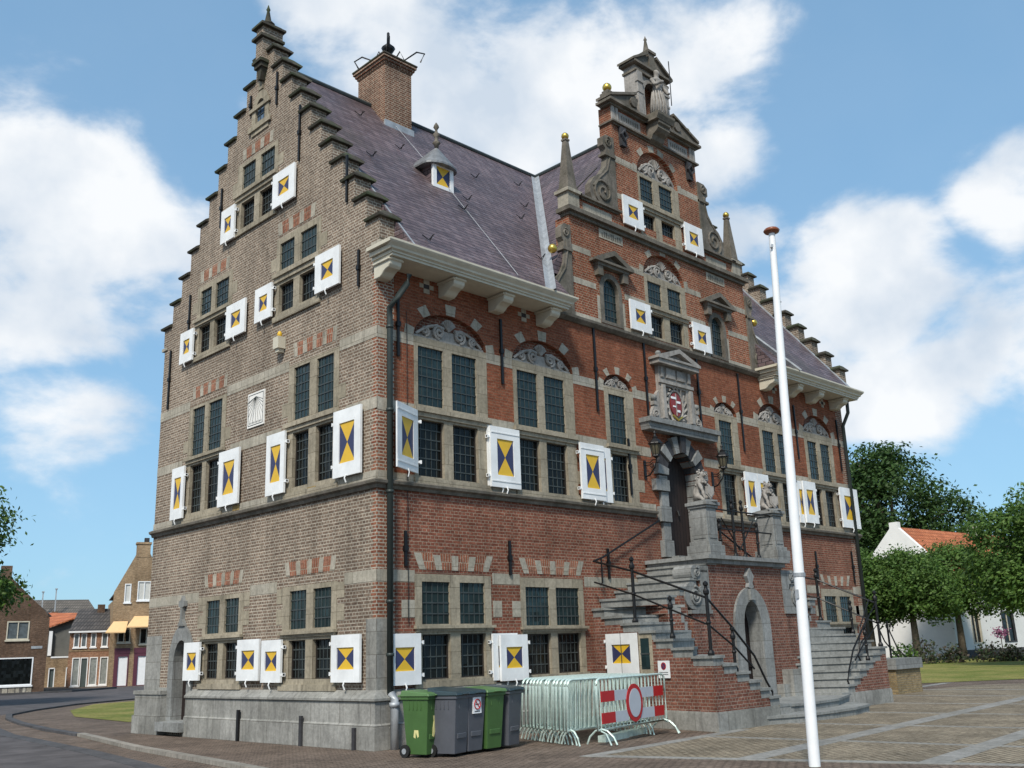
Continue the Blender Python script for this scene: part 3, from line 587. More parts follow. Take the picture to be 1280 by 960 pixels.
# ---- front wall
fw1 = [(.92, 2.95, 4.9, 7.93), (3.75, 5.77, 4.9, 7.93), (13.93, 15.62, 4.9, 7.93), (16.53, 18.32, 4.9, 7.93)]
nar = [(6.9, 8.03, 4.9, 7.85), (11.65, 12.78, 4.9, 7.85)]
hs = [archpoly(a, b, c, d, d+.62) for a, b, c, d in fw1] + [archpoly(a, b, c, d, d+.36) for a, b, c, d in nar] + [archpoly(9.12, 10.46, 3.7, 5.8, 6.46)]
lowh = [(.9, 2.9, 1.03, 3.12), (3.75, 5.75, 1.03, 3.12), (13.85, 15.6, 1.03, 3.1), (16.5, 18.5, 1.03, 3.1)]
up_h = [h for h in hs[:-1]]
# the great doorway cuts both halves of the wall
MB(FR).prism([(.421, 4.79), (9.12, 4.79), (9.12, 5.8)] + arc(9.79, 5.8, .67, 180, 0, 12, .66)[1:] + [(10.46, 4.79), (WD-.421, 4.79), (WD-.421, 9.4), (.421, 9.4)], -.4, 0, up_h).build('front_wall', 'bfront', hall)
MB(FR).prism([(.421, -.2), (WD-.421, -.2), (WD-.421, 4.788), (10.46, 4.788), (10.46, 3.7), (9.12, 3.7), (9.12, 4.788), (.421, 4.788)], -.4, 0, [rect(*h) for h in lowh]).build('front_wall', 'blow', hall)
def relief(T, cx, z0, w, h, wz=-.09, name='relief', par=None):
    """carved shell between scrolls"""
    m = MB(T); r = h*.36
    m.box(cx-w/2, cx+w/2, z0, z0+h*.09, wz-.03, wz+.05)
    for s in (-1, 1):
        m.tube(spiral(cx+s*w*.15, z0+h*.38, h*.28, -pi/2, 1.7, wz+.04, 20, s), h*.075, 5)
        m.tube(spiral(cx+s*w*.34, z0+h*.30, h*.2, -pi/2, 1.5, wz+.04, 16, -s), h*.065, 5)
        m.tube([(cx+s*w*.47, z0+h*.12, wz+.03), (cx+s*w*.42, z0+h*.25, wz+.04), (cx+s*w*.30, z0+h*.5, wz+.04), (cx+s*w*.18, z0+h*.62, wz+.04), (cx+s*w*.08, z0+h*.55, wz+.04)], h*.07, 5)
        m.prism([(cx, z0), (cx+s*w*.46, z0), (cx+s*w*.40, z0+h*.18), (cx+s*w*.2, z0+h*.5), (cx, z0+h*.5)], wz-.03, wz+.005)
    fan = [(cx, z0+h*.5)] + arc(cx, z0+h*.52, h*.40, 150, 30, 12, h*.46)
    m.prism(fan, wz-.03, wz+.03)
    for i in range(7):
        a = radians(35+i*18.3); m.tube([(cx, z0+h*.5, wz+.03), (cx+h*.38*cos(a), z0+h*.52+h*.44*sin(a), wz+.045)], h*.022, 4)
    return m.build(name, 'carve', par or hall)
def arch_blocks(T, cx, vs, ru, rv, angs, t=.25, name='arch_block', ow=.008):
    for a in angs:
        a0, a1 = radians(a-ow*0-6.5*min(1, .9/ru)-1), radians(a+6.5*min(1, .9/ru)+1)
        P = [(cx+k*cos(x)*1.0, vs+kv*sin(x)) for x, k, kv in ((a0, ru+.01, rv+.01), (a1, ru+.01, rv+.01), (a1, ru+t, rv+t), (a0, ru+t, rv+t))]
        MB(T).prism(P, -.1, .009).build(name, 'stone', hall)
for a, b, c, d in fw1:
    MB(FR).prism([(a-.05, d-.02), (b+.05, d-.02)] + arc((a+b)/2, d, (b-a)/2+.05, 0, 180, 14, .68)[1:-1], -.2, -.12).build('tympanum', 'blow', hall)
    relief(FR, (a+b)/2, d+.005, (b-a)*.96, .56)
    arch_blocks(FR, (a+b)/2, d, (b-a)/2, .62, (8, 50, 90, 130, 172))
for a, b, c, d in nar:
    MB(FR).prism([(a-.05, d-.02), (b+.05, d-.02)] + arc((a+b)/2, d, (b-a)/2+.05, 0, 180, 12, .42)[1:-1], -.2, -.12).build('tympanum', 'blow', hall)
    relief(FR, (a+b)/2, d+.005, (b-a)*.85, .34)
    arch_blocks(FR, (a+b)/2, d, (b-a)/2, .36, (12, 50, 90, 130, 168), .2)
PMT = dict(pf=PM, trims=True)
window(FR, fw1[0], [(1.02, 1.7), (1.94, 2.64)], (5.03, 6.19), (6.49, 7.73), (6.24, 6.42), [((.04, .94, 5.05, 6.33), dict(pf=PM, trims=True, angle=25, hinge='b', w=.05)), ((2.9, 3.78, 4.97, 6.28), PMT)], [(1.02, 1.66), (1.94, 2.58)], teeth=[5.3])
window(FR, fw1[1], [(3.87, 4.53), (4.75, 5.44)], (5.0, 6.16), (6.45, 7.72), (6.22, 6.40), [((2.88, 3.62, 4.99, 6.29), dict(pf=PM, w=.015)), ((5.76, 6.6, 4.94, 6.26), dict(pf=PM, trims=True, w=.09))], [(3.87, 4.48), (4.76, 5.38)], teeth=[5.3])
window(FR, nar[0], [(7.05, 7.7)], (5.0, 6.16), (6.43, 7.66), (6.22, 6.38), [((6.12, 6.93, 4.93, 6.25), dict(pf=PM, w=.02)),], [(7.08, 7.6)], teeth=[5.3])
window(FR, nar[1], [(11.83, 12.48)], (5.0, 6.16), (6.43, 7.66), (6.22, 6.38), [((12.70, 13.32, 5.04, 6.26), dict(pf=PM, w=.1)),], [(11.86, 12.44)])
window(FR, fw1[2], [(14.08, 14.71), (14.93, 15.42)], (5.0, 6.16), (6.43, 7.66), (6.22, 6.38), [((13.38, 13.96, 5.0, 6.27), dict(pf=PM, w=.08)), ((15.68, 16.05, 5.02, 6.29), dict(pf=PM, w=.02))], [(14.1, 14.68), (14.93, 15.38)])
window(FR, fw1[3], [(16.7, 17.28), (17.5, 18.1)], (5.02, 6.16), (6.45, 7.66), (6.22, 6.38), [((15.92, 16.66, 5.03, 6.3), dict(pf=PM, w=.09)), ((18.25, 19.42, 5.03, 6.32), dict(pf=PM))], [(16.75, 17.2), (17.46, 18.0)])
PG = (.2, .8, .27, .73)
window(FR, lowh[0], [(1.07, 1.78), (2.04, 2.72)], (1.15, 1.98), (2.17, 2.97), (2.03, 2.14), [((.19, .95, 1.08, 2.0),), ((2.85, 3.55, 1.06, 1.97), dict(w=.03))], [(1.07, 1.7), (2.0, 2.66)], teeth=[])
window(FR, lowh[1], [(3.9, 4.63), (4.84, 5.6)], (1.12, 1.95), (2.12, 2.92), (1.99, 2.09), [((3.0, 3.77, 1.04, 1.94), dict(w=.1)),], [(3.93, 4.6), (4.84, 5.5)], teeth=[])
window(FR, lowh[2], [(14.05, 14.65), (14.85, 15.4)], (1.15, 1.95), (2.12, 2.88), (1.99, 2.09))
window(FR, lowh[3], [(16.68, 17.4), (17.62, 18.3)], (1.15, 1.95), (2.12, 2.88), (1.99, 2.09))
for a, b in ((1.02, 2.84), (3.88, 5.68), (14.0, 15.5), (16.7, 18.3)): flat_arch(FR, a, b, 3.2, 3.52, 4, .14)
# little cross openings under the cornice
for x in (1.28, 4.18, 15.0, 18.0):
    m = MB(FR); m.box(x-.08, x+.08, 9.12, 9.22, -.05, .008); m.box(x-.08, x+.08, 8.92, 9.02, -.05, .008); m.box(x-.19, x-.08, 9.02, 9.12, -.05, .0085); m.box(x+.08, x+.19, 9.02, 9.12, -.05, .0085); m.k = 1; m.box(x-.07, x+.07, 9.02, 9.12, -.04, .003)
    m.build('cross_vent', ['stone', 'bdark'], hall)
# ---- eaves cornice on console brackets
CPF = [(.0, 9.225), (.64, 9.225), (.64, 9.275), (.67, 9.28), (.67, 9.315), (.72, 9.34), (.73, 9.38), (.79, 9.44), (.81, 9.47), (.81, 9.51), (.0, 9.51)]
for x0, x1, l, r in ((-.10, 5.02, 1, 1), (14.15, 19.22, 1, 1)):
    m = MB(); n = len(CPF); vs = []
    for sx in (0, 1):
        for o, z in CPF:
            ex = (max(0, o-.62)); vs.append(((x0-ex) if sx == 0 else (x1+ex), -o, z))
    # returns along both ends
    fs = [(k, (k+1) % n, n+(k+1) % n, n+k) for k in range(n)] + [tuple(range(n)), tuple(n+k for k in range(n))]
    m.add(vs, fs)
    for o0, z0, z1 in ((.04, 9.27, 9.33), (.10, 9.34, 9.43), (.18, 9.44, 9.515)):
        m.box(x0-o0, x0+.02, -.60-o0, -.0, z0, z1); m.box(x1-.02, x1+o0, -.60-o0, -.0, z0, z1)
    m.build('cornice', 'cream', hall)
BP = [(0, 9.22), (.57, 9.22), (.57, 9.17), (.53, 9.16), (.52, 9.08), (.47, 9.03), (.39, 9.01), (.32, 8.98), (.25, 8.92), (.19, 8.89), (.0, 8.89)]
for x in (.06, 1.75, 3.2, 4.72, 14.35, 15.75, 17.05, 18.6):
    m = MB(lambda u, v, w: (w, -u, v)); m.prism(BP, x-.15, x+.15); m.prism([(0, 9.217), (.55, 9.217), (.55, 9.165), (0, 9.165)], x-.19, x+.19)
    m.build('console_bracket', 'cream', hall, bevel=.012)
# ---- roofs
TX = lambda u, v, w: (w, u, v)
zr = lambda y: 9.47+(y+.74)*1.2440
m = MB(TX); bk_ = 2*CY+.74
m.prism([(-.74, 9.47), (CY, 16.25), (bk_, 9.47)], .38, 5.12); m.prism([(-.74, 9.47), (CY, 16.25), (bk_, 9.47)], 14.12, WD-.38)
m.prism([(.02, 9.46), (.02, zr(.02)), (CY, 16.25), (bk_, 9.47)], 5.12, 5.96); m.prism([(.02, 9.46), (.02, zr(.02)), (CY, 16.25), (bk_, 9.47)], 13.80, 14.12)
m.prism([(.46, 9.46), (.46, zr(.46)), (CY, 16.25), (bk_, 9.47)], 5.96, 13.80); m.build('roof', 'slate', hall)
TY = lambda u, v, w: (u, w, v)
zc = lambda x: 16.245-abs(x-CX)*1.2450
m = MB(TY); m.prism([(CX-5.45, 9.46), (5.96, 9.46), (5.96, zc(5.96))], .02, CY); m.prism([(CX+5.45, 9.46), (13.80, 9.46), (13.80, zc(13.80))], .02, CY)
m.prism([(5.96, 9.46), (5.96, zc(5.96)), (CX, 16.245), (13.80, zc(13.80)), (13.80, 9.46)], .46, CY); m.build('roof', 'slate', hall)
m = MB(); m.tube([(.4, CY, 16.27), (WD-.4, CY, 16.27)], .07, 8); m.tube([(CX, .3, 16.27), (CX, CY, 16.27)], .07, 8); m.build('ridge_capping', 'lead', hall)
m = MB()   # valley gutters
for s in (-1, 1):
    a, b = Vector((CX, CY, 16.25)), Vector((CX+s*5.43, -.71, 9.50)); n1 = Vector((0, -.786, .618)); n2 = Vector((s*.786, 0, .618)); up = (n1+n2).normalized()
    for side in (Vector((s, 0, -1.267*0)),): pass
    d1 = Vector((s*1, 0, 0)); d2 = Vector((0, -1, 0))
    va = [a, b]; wd = .17
    q = []
    for p in va: q += [p + d1*wd + up*.03, p + up*.02, p + Vector((0, -wd, 0))+up*.03]
    q = [tuple(x) for x in q]
    m.add(q + [tuple(Vector(x)-up*.05) for x in q], [(0, 1, 4, 3), (1, 2, 5, 4), (6, 9, 10, 7), (7, 10, 11, 8), (0, 3, 9, 6), (2, 8, 11, 5)])
m.build('valley_gutter', 'zinc', hall)
# lead flashing along parapets and a lightning cable
m = MB(TX); m.prism([(-.70, 9.53), (CY, 16.30), (CY, 16.22), (-.70, 9.45)], WD-.60, WD-.43); m.prism([(-.70, 9.53), (CY, 16.30), (CY, 16.22), (-.70, 9.45)], .43, .47); m.build('flashing', 'zinc', hall)
def roofp(x, y, up=.03): return (x, y-up*.786, 9.47+(y+.74)*1.244+up*.618)
m = MB(); m.tube([roofp(3.6, 2.0, .06), roofp(3.4, -.6, .05)], .007, 5); m.tube([roofp(3.62, CY-.1, .06), roofp(3.6, 2.0, .06)], .007, 5); m.build('lightning_cable', 'zinc', hall)
for x, y in ((2.3, 3.9), (1.35, 2.1), (1.0, -.35), (2.9, 3.0), (4.5, 3.2), (5.6, 3.1), (7.9, 3.7), (4.1, 1.8), (3.5, 1.3), (6.1, 1.9), (7.0, 2.6), (5.2, .4)):
    m = MB(); p = Vector(roofp(x, y, .02)); m.tube([p, p+Vector((0, -.06, -.02))+Vector((0, -.05, -.06)), p+Vector((0, -.2, .02))], .012, 4); m.tube([p+Vector((-.12, 0, .05)), p+Vector((0, -.06, -.05)), p+Vector((.12, -.1, .1))], .012, 4)
    m.build('roof_hook', 'iron', hall)
# chimney
m = MB(); m.box(3.28, 4.20, 4.05, 5.28, 15.0, 17.5); ch = m.build('chimney', 'bchim', hall)
m = MB(); m.box(3.25, 4.23, 4.02, 5.31, 17.3, 17.37); m.box(3.21, 4.27, 3.98, 5.35, 17.371, 17.45); m.box(3.17, 4.31, 3.94, 5.39, 17.451, 17.53); m.build('chimney_cap', 'bchim', ch)
m = MB(); m.box(3.15, 4.33, 3.92, 5.41, 17.531, 17.57); m.build('chimney_top', 'cap', ch)
m = MB(); m.box(3.24, 4.24, 3.99, 4.05, 15.35, 15.54); m.build('lead_flashing', 'zinc', ch)
m = MB(); m.lathe([(.13, 0), (.15, .12), (.08, .22), (.08, .42), (.16, .52), (.20, .60), (.10, .70), (.045, .76), (.04, 1.1), (.005, 1.14)], (3.74, 4.5, 17.57), 10); m.build('chimney_finial', 'iron', ch, smooth=True)
m = MB()
for s in (-1, 1):
    for q in (-1, 1):
        m.tube([(3.74+s*.05, 4.45+q*.03, 17.6), (3.74+s*.22, 4.45+q*.2, 18.05), (3.74+s*.3, 4.45+q*.3, 17.75), (3.74+s*.5, 4.45+q*.6, 17.95), (3.74+s*.62, 4.45+q*.8, 17.85), (3.74+s*.55, 4.45+q*.7, 17.6)], .024, 5)
m.build('scroll_ironwork', 'iron', ch)
# dormer
DX, DY = 3.42, 1.9
m = MB(); m.box(DX-.31, DX+.31, DY, DY+.9, 12.6, 13.4); dm = m.build('dormer', 'slate', hall)
m = MB(FR); m.prism(rect(DX-.33, DX+.33, 12.70, 13.36), -DY-.02, -DY+.05, [rect(DX-.22, DX+.22, 12.79, 13.29)]); m.k = 1
a, b, c, d = DX-.22, DX+.22, 12.79, 13.29
m.prism([(a, c), (b, c), (DX, 13.04)], -DY, -DY+.02); m.prism([(a, d), (b, d), (DX, 13.04)], -DY, -DY+.02); m.k = 2; m.prism([(a, c), (a, d), (DX, 13.04)], -DY, -DY+.02); m.prism([(b, c), (b, d), (DX, 13.04)], -DY, -DY+.02)
m.build('hatch', ['white', 'yellow', 'navy'], dm)
m = MB(); n = 10; base = [(DX+.52*cos(pi+i*pi/n), DY+.12+.34*sin(pi+i*pi/n), 13.36) for i in range(n+1)] + [(DX+.5, DY+1.0, 13.40), (DX-.5, DY+1.0, 13.40)]
ap = (DX, DY+.2, 13.98); ap2 = (DX, DY+1.25, 13.85); k = len(base)
low = [(x, y, z-.05) for x, y, z in base]
m.add(base+[ap, ap2]+low, [(i, i+1, k) for i in range(n)] + [(n, n+1, k+1, k), (n+2, 0, k, k+1), (n+1, n+2, k+1)] + [(i, (i+1) % k, (i+1) % k+k+2, i+k+2) for i in range(k)] + [tuple(range(k+2, 2*k+2))]); m.build('dormer_roof', 'dzinc', dm)
MB().lathe([(.05, -.05), (.06, .05), (.11, .1), (.05, .16), (.05, .26), (.10, .33), (.04, .4), (.03, .47), (.075, .54), (.06, .6), (.01, .68)], ap, 8).build('finial', 'dstone', dm, smooth=True)
# downpipes
m = MB(); m.tube([(.42, -.50, 8.98), (.40, -.46, 8.80), (.30, -.3, 8.55), (.2, -.14, 8.32), (.22, -.12, 8.1), (.22, -.12, .9)], .062, 10); 
for z in (7.9, 6.2, 4.6, 2.55, 1.6): m.lathe([(.075, 0), (.075, .06)], (.22, -.12, z), 10)
m.build('downpipe', 'pipe', hall, smooth=True)
m = MB(); m.tube([(.22, -.16, .95), (.22, -.24, .85), (.22, -.24, -.05)], .075, 10); m.lathe([(.095, 0), (.095, .08)], (.22, -.24, .72), 10); m.build('downpipe_foot', 'zinc', hall, smooth=True)
m = MB(); m.tube([(18.9, -.42, 9.2), (18.92, -.40, 8.8), (18.98, -.14, 8.4), (18.98, -.12, .1)], .06, 8); m.build('downpipe', 'pipe', hall, smooth=True)
m = MB(FR); m.tube([(.72, 8.4, .03), (.72, 2.2, .03)], .008, 4); m.build('lightning_cable', 'iron', hall)
# ---- front gable, level 2
GL, GR = 5.93, 13.82
g2 = [(GL, 9.401), (GR, 9.401), (GR, 12.12), (GL, 12.12)]
aw = lambda cx: archpoly(cx-.44, cx+.44, 9.52, 10.42, 10.90)
c2 = archpoly(8.86, 10.72, 9.52, 11.3, 12.02)
MB(FR).prism(g2, -.45, 0, [aw(7.41), aw(12.2), c2]).build('gable_wall', 'bgable', hall)
MB(FR).box(8.8, 10.8, 11.25, 12.05, -.22, -.12).build('tympanum', 'bgable', hall)
relief(FR, 9.79, 11.32, 1.7, .56)
arch_blocks(FR, 9.79, 11.3, .93, .72, (8, 50, 90, 130, 172), .19)
window(FR, (8.86, 10.72, 9.50, 11.3), [(8.99, 9.6), (9.88, 10.5)], (9.56, 10.19), (10.48, 11.12), (10.23, 10.42), [((8.05, 8.9, 9.54, 10.35), dict(pf=P2)), ((10.82, 11.66, 9.52, 10.32), dict(pf=P2))], [(9.02, 9.58), (9.88, 10.45)], sill=False)
for cx in (7.41, 12.2):
    m = MB(FR); m.prism(archpoly(cx-.44, cx+.44, 9.5, 10.42, 10.9), -.3, .02, [archpoly(cx-.3, cx+.3, 9.58, 10.42, 10.76)])
    for s in (-1, 1): m.box(cx+s*.5-.1, cx+s*.5+.1, 10.72, 10.98, 0, .14)
    m.box(cx-.62, cx+.62, 10.98, 11.06, 0, .16)
    m.prism([(cx-.78, 11.06), (cx+.78, 11.06), (cx+.78, 11.13), (cx, 11.48), (cx-.78, 11.13)], 0, .22, [[(cx-.48, 11.12), (cx+.48, 11.12), (cx, 11.34)]])
    m.prism([(cx-.5, 11.1), (cx+.5, 11.1), (cx, 11.36)], 0, .08)
    w_ = m.build('window', 'dstone', hall, label='round headed window under a small stone pediment'); pane(FR, w_, cx-.32, cx+.32, 9.56, 10.78, -.1, 'glass', 5, 6, arch=10.42)
    MB(FR).box(cx-.55, cx-.44, 9.58, 10.2, -.05, .004).build('jamb_stone', 'stone', hall); MB(FR).box(cx+.44, cx+.55, 9.58, 10.2, -.05, .004).build('jamb_stone', 'stone', hall)
for z0, z1 in ((10.34, 10.50), (11.2, 11.36)):
    s = [(GL-.004, 6.84), (7.98, 8.86), (10.72, 11.62), (12.78, GR+.004)] if z0 < 11 else [(GL-.004, 6.7), (8.12, 8.86), (10.72, 11.5), (12.9, GR+.004)]
    band(FR, s, z0, z1)
band(FR, [(GL-.004, 6.95), (7.87, 8.86), (10.72, 11.74), (12.66, GR+.004)], 9.405, 9.57, .008)
m = MB(lambda u, v, w: (w, -u, v)); m.prism([(-.1, 9.26), (.05, 9.26), (.14, 9.34), (.15, 9.40), (.02, 9.403), (-.1, 9.403)], 5.06, 14.2); m.build('gable_cornice', 'dstone', hall)
for a, b in ((7.08, 8.04), (11.87, 12.8)):
    m = MB(FR); m.box(a, b, 11.84, 12.1, -.05, .012); m.k = 1
    for i in range(9): m.box(a+.1+i*.09, a+.15+i*.09, 11.90, 12.04 if i % 3 else 12.0, .0121, .016)
    m.build('stone_panel', ['stone', 'dstone'], hall)
# shoulder cornice and pedestals
def hmould(name, x0, x1, z0, z1, out, ends=True, mt='dstone', y1=.4):
    m = MB(); m.box(x0+.1, x1-.1, -out*.45, y1-.05, z0, z0+(z1-z0)*.45); m.box(x0, x1, -out, y1, z0+(z1-z0)*.45+.001, z1); return m.build(name, mt, hall)
hmould('gable_cornice', 5.80, 13.95, 12.125, 12.33, .16, y1=.3)
MB(FR).box(6.0, 13.75, 12.331, 12.70, -.4, 0).build('gable_wall', 'bgable', hall)
band(FR, [(6.5, 7.65), (11.95, 13.0)], 12.42, 12.64)
hmould('gable_cornice', 6.32, 7.99, 12.701, 12.80, .12); hmould('gable_cornice', 11.7, 13.4, 12.701, 12.80, .12)
m = MB()
for x in (6.10, 13.48):
    m = MB(); m.box(x-.21, x+.21, -.06, .30, 12.331, 12.75); m.box(x-.27, x+.27, -.12, .36, 12.751, 12.84); m.build('pedestal', 'stone', hall)
    m = MB(); m.box(x-.2, x+.2, -.06, .30, 12.841, 12.92)
    z0, z1, a, b = 12.92, 14.28, .165, .06; cy = .12
    m.add([(x-a, cy-a, z0), (x+a, cy-a, z0), (x+a, cy+a, z0), (x-a, cy+a, z0), (x-b, cy-b, z1), (x+b, cy-b, z1), (x+b, cy+b, z1), (x-b, cy+b, z1)], [(0, 3, 2, 1), (4, 5, 6, 7), (0, 1, 5, 4), (1, 2, 6, 5), (2, 3, 7, 6), (3, 0, 4, 7)])
    m.box(x-.08, x+.08, cy-.08, cy+.08, z1, z1+.05); m.ball((x, cy, 13.5), .0+.001, 6)
    ob = m.build('obelisk', 'dstone', hall); MB().ball((x, cy, 14.42), .10, 12).build('gilt_ball', 'gold', ob, smooth=True)
# level 3
HL, HR = 7.9, 11.8
c3 = archpoly(8.9, 10.8, 12.35, 14.3, 15.2)
MB(FR).prism([(HL, 12.703), (8.9, 12.703), (8.9, 14.3)] + arc(9.85, 14.3, .95, 180, 0, 14, .88)[1:] + [(10.8, 12.703), (HR, 12.703), (HR, 16.02), (HL, 16.02)], -.42, .002).build('gable_wall', 'bgable', hall)
MB(FR).box(8.8, 10.9, 14.2, 15.2, -.22, -.12).build('tympanum', 'bgable', hall)
relief(FR, 9.85, 14.34, 1.7, .7)
arch_blocks(FR, 9.85, 14.3, .95, .88, (6, 45, 78, 102, 135, 174), .2)
window(FR, (8.9, 10.8, 12.40, 14.32), [(8.99, 9.58), (9.86, 10.48)], (12.48, 13.14), (13.5, 14.22), (13.22, 13.40), [((8.05, 8.9, 12.49, 13.33), dict(pf=P2)), ((10.83, 11.7, 12.48, 13.35), dict(pf=P2))], [(9.02, 9.58), (9.88, 10.45)], sill=False)
for z0, z1 in ((13.22, 13.38), (14.3, 14.49)): band(FR, [(HL-.004, 8.9), (10.8, HR+.004)], z0, z1, .0055)
hmould('gable_cornice', HL-.06, HR+.06, 15.43, 15.52, .12)
for a, b in ((8.25, 9.2), (10.5, 11.45)):
    m = MB(FR); m.k = 0; m.box(a, b, 15.62, 15.92, -.05, .012); m.k = 1
    for i in range(8): m.box(a+.1+i*.1, a+.15+i*.1, 15.70, 15.84, .0121, .016)
    m.build('stone_panel', ['carve', 'dstone'], hall)
for x in (7.97, 11.73, 8.12, 11.58): MB(FR).box(x-.06, x+.06, 15.53, 15.975, 0, .05).build('pilaster', 'carve', hall)
hmould('gable_cornice', 7.70, 11.95, 15.98, 16.12, .2, y1=.34)
for s in (-1, 1):     # consoles hanging beside the arch
    m = MB(FR); x = 9.85+s*1.55; m.prism([(x-.1, 14.85), (x+.1, 14.85), (x+.12, 15.42), (x-.12, 15.42)], 0, .1); m.tube([(x, 15.3, .12), (x-.13, 15.15, .12), (x, 15.0, .12), (x+.13, 15.15, .12)], .045, 6, close=True); m.build('bracket', 'bdark', hall)
# broken pediment and ball pedestals
for s in (-1, 1):
    X = lambda d: 9.78+s*d
    m = MB(FR); m.prism([(X(2.0), 16.125), (X(.85), 16.125), (X(.85), 16.62), (X(2.0), 16.2)], -.28, .14)
    m.prism([(X(2.08), 16.24), (X(.86), 16.72), (X(.86), 16.64), (X(2.08), 16.16)], -.32, .2)
    m.prism(arc(X(1.02), 16.34, .15, 0, 360, 14)[:-1], .141, .2)
    m.build('broken_pediment', 'dstone', hall)
    m = MB(); x = X(1.84); m.box(x-.15, x+.15, -.06, .24, 16.2, 16.38); m.box(x-.11, x+.11, -.02, .2, 16.38, 16.46)
    pb = m.build('ball_pedestal', 'dstone', hall); MB().ball((x, .09, 16.59), .13, 14).build('gilt_ball', 'gold', pb, smooth=True)
# aedicule with niche
m = MB(FR); m.prism([(9.02, 16.125), (10.50, 16.125), (10.50, 17.72), (9.02, 17.72)], -.30, .1, [archpoly(9.36, 10.16, 16.142, 16.95, 17.36)]); m.k = 1; m.box(9.3, 10.22, 16.13, 17.42, -.29, -.12); m.k = 0
for s in (-1, 1):
    x = 9.76+s*.62; m.box(x-.11, x+.11, 16.15, 17.15, .101, .17); m.box(x-.13, x+.13, 16.8, 16.87, .101, .19); m.box(x-.14, x+.14, 17.15, 17.23, .101, .20); m.box(x-.12, x+.12, 17.23, 17.5, .101, .18)
m.prism([p for p in archpoly(9.28, 10.24, 16.15, 16.95, 17.46)], .1005, .13, [archpoly(9.38, 10.14, 16.152, 16.95, 17.35)])
m.build('aedicule', ['carve', 'bgable'], hall)
m = MB(FR); m.box(8.98, 10.54, 17.5, 17.57, -.33, .18); m.box(8.88, 10.64, 17.72, 17.79, -.36, .24)
for s in (-1, 1):
    X = lambda d: 9.76+s*d
    m.prism([(X(.86), 17.79), (X(.14), 17.79), (X(.14), 18.18), (X(.26), 18.18), (X(.86), 17.88)], -.32, .16); m.prism([(X(.93), 17.84), (X(.2), 18.3), (X(.2), 18.21), (X(.93), 17.77)], -.37, .24)
m.box(9.63, 9.89, 17.8, 18.32, -.16, .2); m.box(9.58, 9.94, 18.32, 18.40, -.2, .24)
m.build('pediment', 'dstone', hall)
MB().lathe([(.13, 0), (.13, .06), (.09, .10), (.035, .44), (.055, .48), (.03, .53), (.008, .6)], (9.76, -.02, 18.40), 8).build('finial', 'dstone', hall, smooth=True)
m = MB(lambda u, v, w: (w, -u, v)); m.prism([(0, 15.975), (.46, 15.975), (.46, 15.9), (.40, 15.86), (.42, 15.76), (.34, 15.68), (.22, 15.62), (.16, 15.5), (0, 15.42)], 9.5, 10.05); m.prism([(0, 16.20), (.54, 16.20), (.54, 16.12), (.48, 15.98), (0, 15.98)], 9.38, 10.18)
m.build('statue_console', 'dstone', hall)
# scroll volutes beside both gable stages
def volute(xi, zi, w_, h_, s, big=True):
    """xi = inner edge, s = -1 left / +1 right"""
    X = lambda d: xi+s*d
    P = [(0, 0), (w_*.92, 0), (w_, h_*.10), (w_*.97, h_*.22), (w_*.80, h_*.34), (w_*.55, h_*.42), (w_*.36, h_*.55), (w_*.30, h_*.68), (w_*.33, h_*.80), (w_*.42, h_*.84), (w_*.42, h_*.95), (w_*.28, h_), (0, h_)]
    m = MB(FR); m.prism([(X(a), zi+b) for a, b in P], -.14, .05)
    m.tube(spiral(X(w_*.52), zi+h_*.17, w_*.36, -pi/2, 1.8, .06, 24, s), .035, 5)
    m.tube(spiral(X(w_*.24), zi+h_*.90, w_*.14, pi/2, 1.4, .06, 14, s), .03, 5)
    m.tube([(X(w_*.88), zi+h_*.2, .05), (X(w_*.6), zi+h_*.36, .05), (X(w_*.32), zi+h_*.5, .05), (X(w_*.2), zi+h_*.7, .05), (X(w_*.24), zi+h_*.8, .05)], .03, 5)
    m.box(min(X(0), X(w_*.40)), max(X(0), X(w_*.40)), zi+h_*.70, zi+h_*.735, -.16, .09)
    return m.build('scroll_volute', 'dstone', hall)
for s, a, b in ((-1, HL-.003, GL-.003), (1, HR+.003, GR+.003)):
    volute(a, 12.805, 1.12, 2.15, s); v = volute(b, 9.41, .86, 2.4, s)
    x = b+s*.56; MB().ball((x, .08, 11.08), .12, 12).build('gilt_ball', 'gold', v, smooth=True)
    MB().tube([(a+s*.35, .3, 14.1), (a+s*.9, 1.1, 13.2)], .02, 5).build('stay_rod', 'iron', hall)
# ---- portal
m = MB(FR); R0, R1 = .655, 1.10; nb = 11
for i in range(nb):
    a0, a1 = 180*i/nb+1.2, 180*(i+1)/nb-1.2; big = i % 2 == 0
    m.k = 0 if big else 1; ro = R1 if big else R1-.05; w = .14 if big else .09
    if i == nb//2: ro = R1+.12; w = .2
    P = [(9.79+R0*cos(radians(a)), 5.8+R0*sin(radians(a))) for a in (a0, a1)] + [(9.79+ro*cos(radians(a)), 5.8+ro*sin(radians(a))) for a in (a1, a0)]
    m.prism(P, -.3, w)
for s in (-1, 1):
    for j, (z0, z1, o) in enumerate(((3.72, 4.15, 1.05), (4.15, 4.6, .95), (4.6, 5.0, 1.08), (5.0, 5.38, .95), (5.38, 5.68, 1.22), (5.68, 5.8, 1.0))):
        m.k = 0; a, b = sorted((9.79+s*R0, 9.79+s*o)); m.box(a, b, z0+.01, z1-.01, -.3, .14 if o > 1 else .08)
m.k = 1; m.box(8.9, 9.11, 3.72, 5.8, -.2, .03); m.box(10.47, 10.68, 3.72, 5.8, -.2, .03)
pt = m.build('doorway', ['blue', 'bdark'], hall, label='arched doorway with alternating pale and dark stone blocks')
